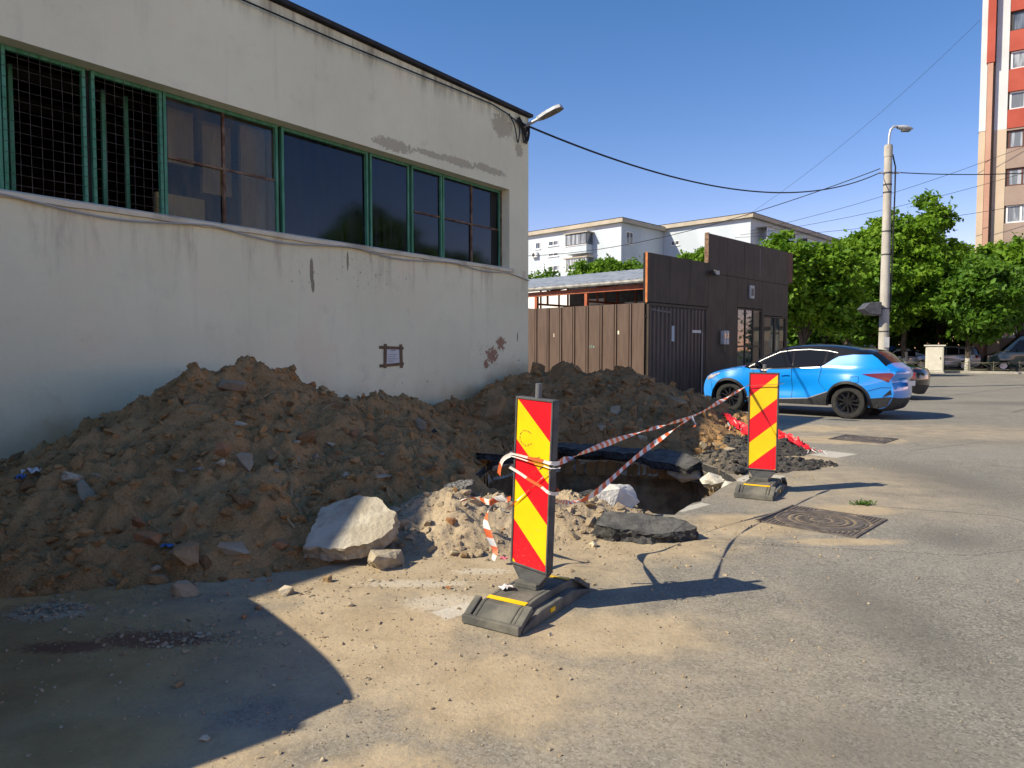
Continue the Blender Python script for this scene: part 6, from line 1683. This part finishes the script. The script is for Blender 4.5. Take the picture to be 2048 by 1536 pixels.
pieces = [(170, 985, (0.12, 0.05, 0.018), 1, 'pale broken board piece at the left side of the tall heap', 'board', (0.5, 0.6, -0.6), hL),
          (490, 935, (0.09, 0.06, 0.09), 1, 'rounded pale stone set in the middle of the tall heap', 'stone', (0, 0, 0), hL),
          (445, 905, (0.065, 0.06, 0.055), 2, 'orange brick cube fragment on the tall heap', 'brick', (0.5, 0.3, 0.6), hL),
          (440, 928, (0.05, 0.045, 0.045), 3, 'small grey cube stone below the orange brick fragment', 'stone', (0.4, 0.2, 0.2), hL),
          (480, 850, (0.07, 0.05, 0.022), 3, 'white crockery-like shard high on the tall heap', 'shard', (0.3, 0.2, 0.1), hL),
          (660, 893, (0.055, 0.03, 0.025), 3, 'pale oval pebble on the right slope of the tall heap', 'stone', (0.2, 0, 0.1), hL),
          (360, 1075, (0.05, 0.05, 0.1), 0, 'upright brown stone low on the tall heap', 'stone', (0.3, 0.2, 0), hL),
          (470, 1105, (0.12, 0.06, 0.06), 1, 'long grey stone at the foot of the tall heap', 'stone', (0.1, 0.25, 0.3), hL),
          (375, 1120, (0.14, 0.1, 0.075), 0, 'broad brown rock at the foot of the tall heap', 'stone', (0.1, 0.2, 0.3), hL),
          (290, 1085, (0.11, 0.07, 0.045), 2, 'flat orange brown brick piece low on the tall heap', 'brick', (0.1, 0.1, 0.0), hL),
          (565, 1095, (0.085, 0.05, 0.035), 2, 'orange brick piece left of the tilted slab', 'brick', (0.1, 0.1, 0.15), hL),
          (765, 958, (0.1, 0.06, 0.04), 1, 'flat grey stone above the sunlit rubble', 'stone', (0.1, 0.1, 0.1), hL),
          (1232, 826, (0.12, 0.1, 0.1), 1, 'pale boulder on the face of the far earth heap', 'stone', (0.2, 0.3, 0.4), hR),
          (1205, 860, (0.09, 0.06, 0.06), 1, 'grey stone just below the pale boulder of the far heap', 'stone', (0.2, 0.1, 0.4), hR),
          (1075, 742, (0.17, 0.14, 0.14), 4, 'big squarish clod on the crest of the far heap by the wall', 'clod', (0.1, 0.2, 0.4), hR),
          (1350, 812, (0.2, 0.16, 0.13), 0, 'brown boulder at the right end of the far heap before the gate', 'stone', (0.1, 0.1, 0.4), hR),
          (1285, 880, (0.08, 0.06, 0.05), 3, 'pale stone low on the far heap by the asphalt rubble', 'stone', (0.1, 0.1, 0.4), hR),
          (910, 850, (0.11, 0.09, 0.06), 1, 'grey stone in the dip between both earth heaps', 'stone', (0.1, 0.1, 0.1), hR)]
for i, (px, py, dm, mi, lab, cat, rot, hf) in enumerate(pieces):
    q = on_heap(px, py, hf)
    lone(cat if cat != 'board' else 'board_piece', lab, cat, 0, 0, dm, M_STONE[mi], 70 + i, 14, 1, 0.03, 0.75 if cat in ('brick', 'board', 'clod') else 0.35, rot, 0.0, q.z + dm[2] * 0.3, loc=q)
# stones lying on the asphalt in front
front = [(370, 1192, (0.1, 0.075, 0.06), 1, 'grey stone lying alone in the shadow in front of the tall heap', 'stone'), (318, 1165, (0.075, 0.065, 0.055), 0, 'brown stone at the edge of the tall heap in the shadow', 'stone'),
         (573, 1187, (0.062, 0.045, 0.042), 3, 'tan stone in the sunlit sand right of the shadow edge', 'stone'), (655, 1163, (0.04, 0.035, 0.03), 0, 'small dark stone in the sand below the slab', 'stone'),
         (897, 1178, (0.02, 0.016, 0.014), 2, 'tiny red brick crumb in the sand left of the beacon foot', 'brick'), (505, 1163, (0.016, 0.013, 0.012), 2, 'tiny red brick crumb beside the shadow corner', 'brick'),
         (540, 1163, (0.02, 0.015, 0.012), 2, 'small red brick crumb right of the shadow corner', 'brick'), (487, 1236, (0.028, 0.018, 0.014), 2, 'red brick crumb inside the shadow edge', 'brick'),
         (517, 1218, (0.026, 0.02, 0.012), 2, 'dark red brick crumb on the shadow line', 'brick'), (700, 1212, (0.025, 0.02, 0.018), 1, 'small grey stone in the sand left of the beacon', 'stone'),
         (742, 1163, (0.018, 0.016, 0.013), 3, 'small pale pebble below the tan concrete lump', 'stone'), (930, 1115, (0.05, 0.035, 0.03), 0, 'sandy lump in front of the sunlit rubble', 'stone'),
         (1185, 1093, (0.045, 0.035, 0.028), 3, 'pale stone between beacon and asphalt plate', 'stone'), (410, 1480, (0.022, 0.018, 0.012), 3, 'small pale pebble in the foreground shadow', 'stone'),
         (1100, 1271, (0.012, 0.012, 0.011), 3, 'tiny white pebble beside the near beacon foot', 'stone'), (355, 1372, (0.03, 0.02, 0.015), 0, 'brown pebble in the middle of the foreground shadow', 'stone')]
for i, (px, py, dm, mi, lab, cat) in enumerate(front):
    lone(cat, lab, cat, px, py, dm, M_STONE[mi], 120 + i, 14, 1 if dm[0] > .04 else 0, 0.04, 0.4, (0.1 * (i % 3), 0.1, i * 0.7), dm[2] * 0.62)
# fine grit on the asphalt
g = np.random.default_rng(77)
pts = []; sz = []
for (cx, cy, sx, sy, n, s0) in ((-1.2, 4.6, 1.6, 0.5, 900, .0045), (-2.2, 4.0, 1.0, 0.7, 700, .005), (0.7, 5.3, 1.0, 0.5, 500, .005), (-0.8, 3.4, 1.2, 0.8, 600, .0035), (-1.6, 3.62, 0.45, 0.12, 260, .005), (-2.65, 4.05, 0.2, 0.12, 260, .006),
                                (1.9, 5.9, 0.6, 0.35, 220, .0045), (3.4, 9.4, 0.9, 0.5, 240, .009), (0.6, 3.4, 1.2, 0.7, 250, .0035), (2.2, 4.4, 2.2, 1.4, 260, .0035), (2.9, 8.4, .5, .4, 120, .008), (-1.6, 2.9, 1.0, 0.5, 300, .0035)):
    q = g.normal(size=(n, 2)) * np.array([sx, sy]) * 0.6 + np.array([cx, cy])
    for (x, y) in q:
        if not in_poly(x, y, PIT): pts.append((x, y, 0.002)); sz.append(s0 * math.exp(min(1.6, g.exponential(0.5))))
half_ = len(pts) // 2
order = g.permutation(len(pts)); pts = np.array(pts)[order]; sz = np.array(sz)[order]
gr = scatter('sand_grit', pts[:half_], sz[:half_], M_SAND, None, 8); tag(gr, 'fine sandy grit strewn over the asphalt in front of the heaps', 'grit')
gr = scatter('stone_chips', pts[half_:], sz[half_:], M_STONE[1], None, 9); tag(gr, 'grey stone chips strewn over the asphalt in front of the heaps', 'grit')

# black asphalt rubble at the far right rim of the pit
RA = [(2.35, 9.35, .14), (2.8, 9.25, .22), (3.2, 9.2, .2), (3.6, 9.15, .16), (3.95, 9.2, .1)]
mA, hA = mound('asphalt_rubble', 'low heap of black broken asphalt behind the farther beacon', RA, 0.36, (1.8, 4.6, 8.5, 10.3), 0.018, dirt('asphalt_rubble_mat', (0.05, 0.047, 0.043), (0.10, 0.09, 0.08), (0.16, 0.13, 0.095)), 41, 0.5, pit_cut)
RB = [(2.75, 10.4, .1), (3.2, 10.55, .3), (3.8, 10.6, .26), (4.2, 10.45, .1)]
mB, hB = mound('asphalt_rubble', 'second low heap of dark asphalt rubble below the red netting', RB, 0.45, (2.2, 5.0, 9.7, 11.6), 0.022, dirt('asphalt_rubble_mat2', (0.05, 0.047, 0.043), (0.10, 0.09, 0.08), (0.13, 0.11, 0.085)), 47, 0.6, pit_cut)
for root, hf, box, sd in ((mA, hA, (2.1, 4.3, 8.6, 10.0), 3), (mB, hB, (2.4, 4.7, 9.9, 11.3), 4)):
    g = np.random.default_rng(sd)
    X = g.uniform(box[0], box[1], 3000); Y = g.uniform(box[2], box[3], 3000); Z = hf(X, Y); k = Z > 0
    X, Y, Z = X[k][:1100], Y[k][:1100], Z[k][:1100]
    scatter('asphalt_bits', np.stack([X, Y, Z], -1), np.minimum(.012 * np.exp(g.exponential(.6, len(X))), .07), M_ASPH, root, sd)
    for i in range(22):
        x, y = g.uniform(box[0] + .2, box[1] - .2), g.uniform(box[2] + .3, box[3] - .3); z = float(hf(np.array([x]), np.array([y]))[0])
        if z < 0.02: continue
        o = bpy.data.objects.new('asphalt_lump', ROCKS[i % 15].copy()); o.data.materials.clear(); o.data.materials.append(M_ASPH if i % 4 else M_SAND); col.objects.link(o); o.parent = root
        s = g.uniform(.04, .11); o.location = (x, y, z); o.scale = (s, s, s * .7); o.rotation_euler = (g.uniform(-.4, .4), g.uniform(-.4, .4), g.uniform(0, 6))
# broken concrete blocks in the lit corner of the pit
for i, (x, y, z, dm, lab) in enumerate(((2.30, 9.42, -0.16, (.24, .1, .11), 'pale broken concrete block under the asphalt at the lit pit corner'), (2.52, 8.78, -0.14, (.14, .16, .1), 'smaller pale concrete block at the right pit rim behind the beacon'), (2.62, 8.3, -0.13, (.11, .16, .08), 'low pale concrete block nearest the farther beacon foot'))):
    lone('concrete_block', lab, 'concrete chunk', 0, 0, dm, M_CONC, 160 + i, 20, 2, .04, .6, (.1, .1, .5 * i), 0, z, loc=(x, y, 0))

# ------------------------------------------------------------------ red netting
M_NET = mk('red_plastic_netting', (0.72, 0.02, 0.03), (0.6, 0.015, 0.025), 0.4, 5)
net = thing('plastic_netting', 'crumpled bright red plastic netting draped over the rubble by the blue car', 'netting')
path = smooth_path([at(1452, 826, 11.6), at(1475, 842, 11.3), at(1505, 856, 11.1), at(1540, 862, 10.95), at(1575, 876, 10.8), at(1605, 893, 10.6), at(1615, 905, 10.5)], 16)
rows = []; rnd = random.Random(3)
for i, p in enumerate(path):
    s = i / (len(path) - 1)
    w_ = 0.10 + 0.36 * math.sin(math.pi * min(1, s * 0.9 + 0.12)) ** 1.2
    r = []
    for j in range(25):
        t = j / 24 - 0.5
        fold = 0.06 * math.sin(j * 1.3 + i * 0.22) + 0.035 * math.sin(j * 2.9 - i * 0.5)
        z = p.z - 0.02 + fold * (0.4 + s) - 0.5 * t * t * w_ - 0.10 * max(0, -t) 
        z = max(z, 0.03 + 0.02 * math.sin(j * 2 + i))
        r.append((p.x + 0.05 * math.sin(j * 0.9 + i * .3), p.y + t * w_ * 2.0, z))
    rows.append(r)
MB().grid(rows).out('netting_sheet', M_NET, net, smooth=70)
tf = MB()
for i in range(60):
    a = rnd.choice(path[6:]); c = a + Vector((rnd.uniform(-.12, .12), rnd.uniform(-.45, -.1), 0)); zz = max(0.05, a.z - rnd.uniform(.05, .22))
    c = Vector((c.x, c.y, zz)); e = c + Vector((rnd.uniform(-.06, .06), rnd.uniform(-.05, .02), rnd.uniform(-.05, .02)))
    tf.add([c, c + Vector((.018, 0, .008)), e + Vector((.015, 0, 0)), e], [(0, 1, 2, 3)], i % 3 == 0)
tf.out('torn_tape', [M_TW, M_NET], net)['kind'] = 'stuff'
for k, (px, py) in enumerate(((1455, 855), (1468, 850), (1480, 868), (1445, 870))):
    q = at(px, py, 11.0)
    tape('torn_tape', [q + Vector((0, 0, .08)), q + Vector((.03, -.03, 0)), q + Vector((-.03, -.06, -.07))], .035, None, k + 20, parent=net)
lone('sandy_clod', 'sunlit tan clod under the left end of the red netting', 'clod', 0, 0, (.2, .16, .15), M_SAND, 181, 20, 2, .06, .2, (0, 0, .3), .1, .0, loc=(3.35, 11.2, 0))

# ------------------------------------------------------------------ manhole covers
M_IRON = mk('rusty_cast_iron', (0.075, 0.062, 0.053), (0.135, 0.115, 0.098), 0.65, 9, 8, bump=0.4, bscale=40)
M_IRONG = mk('sand_filled_groove', (0.17, 0.135, 0.095), (0.26, 0.2, 0.13), 0.95, 9)
def manhole(label, c, rz, s, detail=True):
    root = thing('manhole_cover', label, 'manhole cover', (c[0], c[1], 0.0), rz)
    root.scale = (s, s, 1)
    MB().box(-.4, .4, -.4, .4, -.02, .005).out('plate', M_IRONG, root)
    f = MB()
    f.box(-.42, .42, -.42, -.395, .0, .012).box(-.42, .42, .395, .42, 0, .012).box(-.42, -.395, -.394, .394, 0, .012).box(.395, .42, -.394, .394, 0, .012)
    f.out('frame', M_IRON, root)
    r = MB()
    for (a, b) in ((.02, .07), (.105, .13), (.165, .19), (.225, .25), (.285, .345), (.355, .375)):
        r.lathe([(a, .0055), (a, .0105), (b, .0105), (b, .0055)], 40)
    r.out('cover', M_IRON, root)
    q = MB()
    for sx in (-1, 1):
        for sy in (-1, 1):
            for k in range(6):
                x0 = .18 + k * .035
                y0 = math.sqrt(max(0, .383 ** 2 - x0 ** 2)) + 0.008
                if y0 < .385: q.box(min(sx * x0, sx * (x0 + .02)), max(sx * x0, sx * (x0 + .02)), min(sy * y0, sy * .39), max(sy * y0, sy * .39), .0055, .0108)
    for k in range(24):
        a = 2 * math.pi * k / 24
        q.bar((.13 * math.cos(a), .13 * math.sin(a), .008), (.165 * math.cos(a), .165 * math.sin(a), .008), .015, .004)
    q.out('rib', M_IRON, root)['kind'] = 'stuff'
    return root
manhole('ornate rusty square manhole cover with round lid near the farther beacon', (2.72, 6.18), R(-43), 1.0)
manhole('plain brown manhole cover farther away in front of the blue car', (5.92, 11.9), R(-43), 1.02)

# ------------------------------------------------------------------ litter and weeds
M_WEED = leaf_material('weed_leaf', (0.06, 0.14, 0.02), (0.09, 0.18, 0.03))
g = np.random.default_rng(4)
VV = []
for i in range(60):
    c = np.array([g.normal(3.40, .055), g.normal(6.83, .025), 0.0]); a = g.uniform(0, 6.3); L = g.uniform(.03, .08)
    d = np.array([math.cos(a) * L * .8, math.sin(a) * L * .8, L * .6]); w_ = np.array([-math.sin(a), math.cos(a), 0]) * .006
    VV += [c - w_, c + w_, c + d * .6 + w_ * .8 + np.array([0, 0, .01]), c + d]
o = np_mesh('weed_tuft', np.array(VV), np.arange(len(VV)).reshape(-1, 4), M_WEED); tag(o, 'small green weed growing from a crack beside the manhole cover', 'weed')
def litter(label, q, dm, m, seed, rz=0.0):
    rnd = random.Random(seed); rows = []
    for i in range(6):
        rows.append([((i / 5 - .5) * dm[0] + rnd.uniform(-.1, .1) * dm[0], (j / 5 - .5) * dm[1] + rnd.uniform(-.1, .1) * dm[1], dm[2] * (0.35 + rnd.uniform(0, .65))) for j in range(6)])
    o = MB().grid(rows).out('litter', m, loc=q, rz=rz, smooth=50)
    return tag(o, label, 'litter')
M_LWH = mk('white_litter', (0.66, 0.66, 0.66), (0.5, 0.5, 0.5), 0.6, 9)
M_LBL = mk('blue_litter', (0.04, 0.14, 0.4), (0.06, 0.2, 0.5), 0.4, 9)
ft = b1.matrix_world @ Vector((-0.09, -0.13, 0.12))
litter('crumpled white paper lying on the foot of the nearer beacon', ft, (.075, .06, .03), M_LWH, 1)
q = on_heap(62, 958, hL); litter('white plastic scrap at the far left of the tall heap by the wall', q, (.09, .12, .07), M_LWH, 2)
q = on_heap(42, 966, hL); litter('blue plastic scrap beside the white one by the wall', q, (.06, .06, .06), M_LBL, 3)
q = on_heap(335, 1098, hL); litter('small blue and white wrapper low on the tall heap', q, (.07, .05, .03), M_LBL, 4)
q = on_heap(395, 945, hL); litter('pale blue wrapper halfway up the tall heap', q, (.07, .06, .03), mk('pale_blue_litter', (.25, .36, .42), (.4, .45, .48)), 5)
litter('grey white rag at the left edge in the shadow', gp(20, 1153) + Vector((0, 0, .01)), (.14, .1, .04), M_LWH, 6)
litter('pink scrap on the sand left of the nearer beacon', at(1008, 1098, 4.9) * Vector((1, 1, 0)) + Vector((0, 0, .02)), (.05, .05, .04), mk('pink_litter', (.55, .08, .16), (.6, .3, .3)), 7)
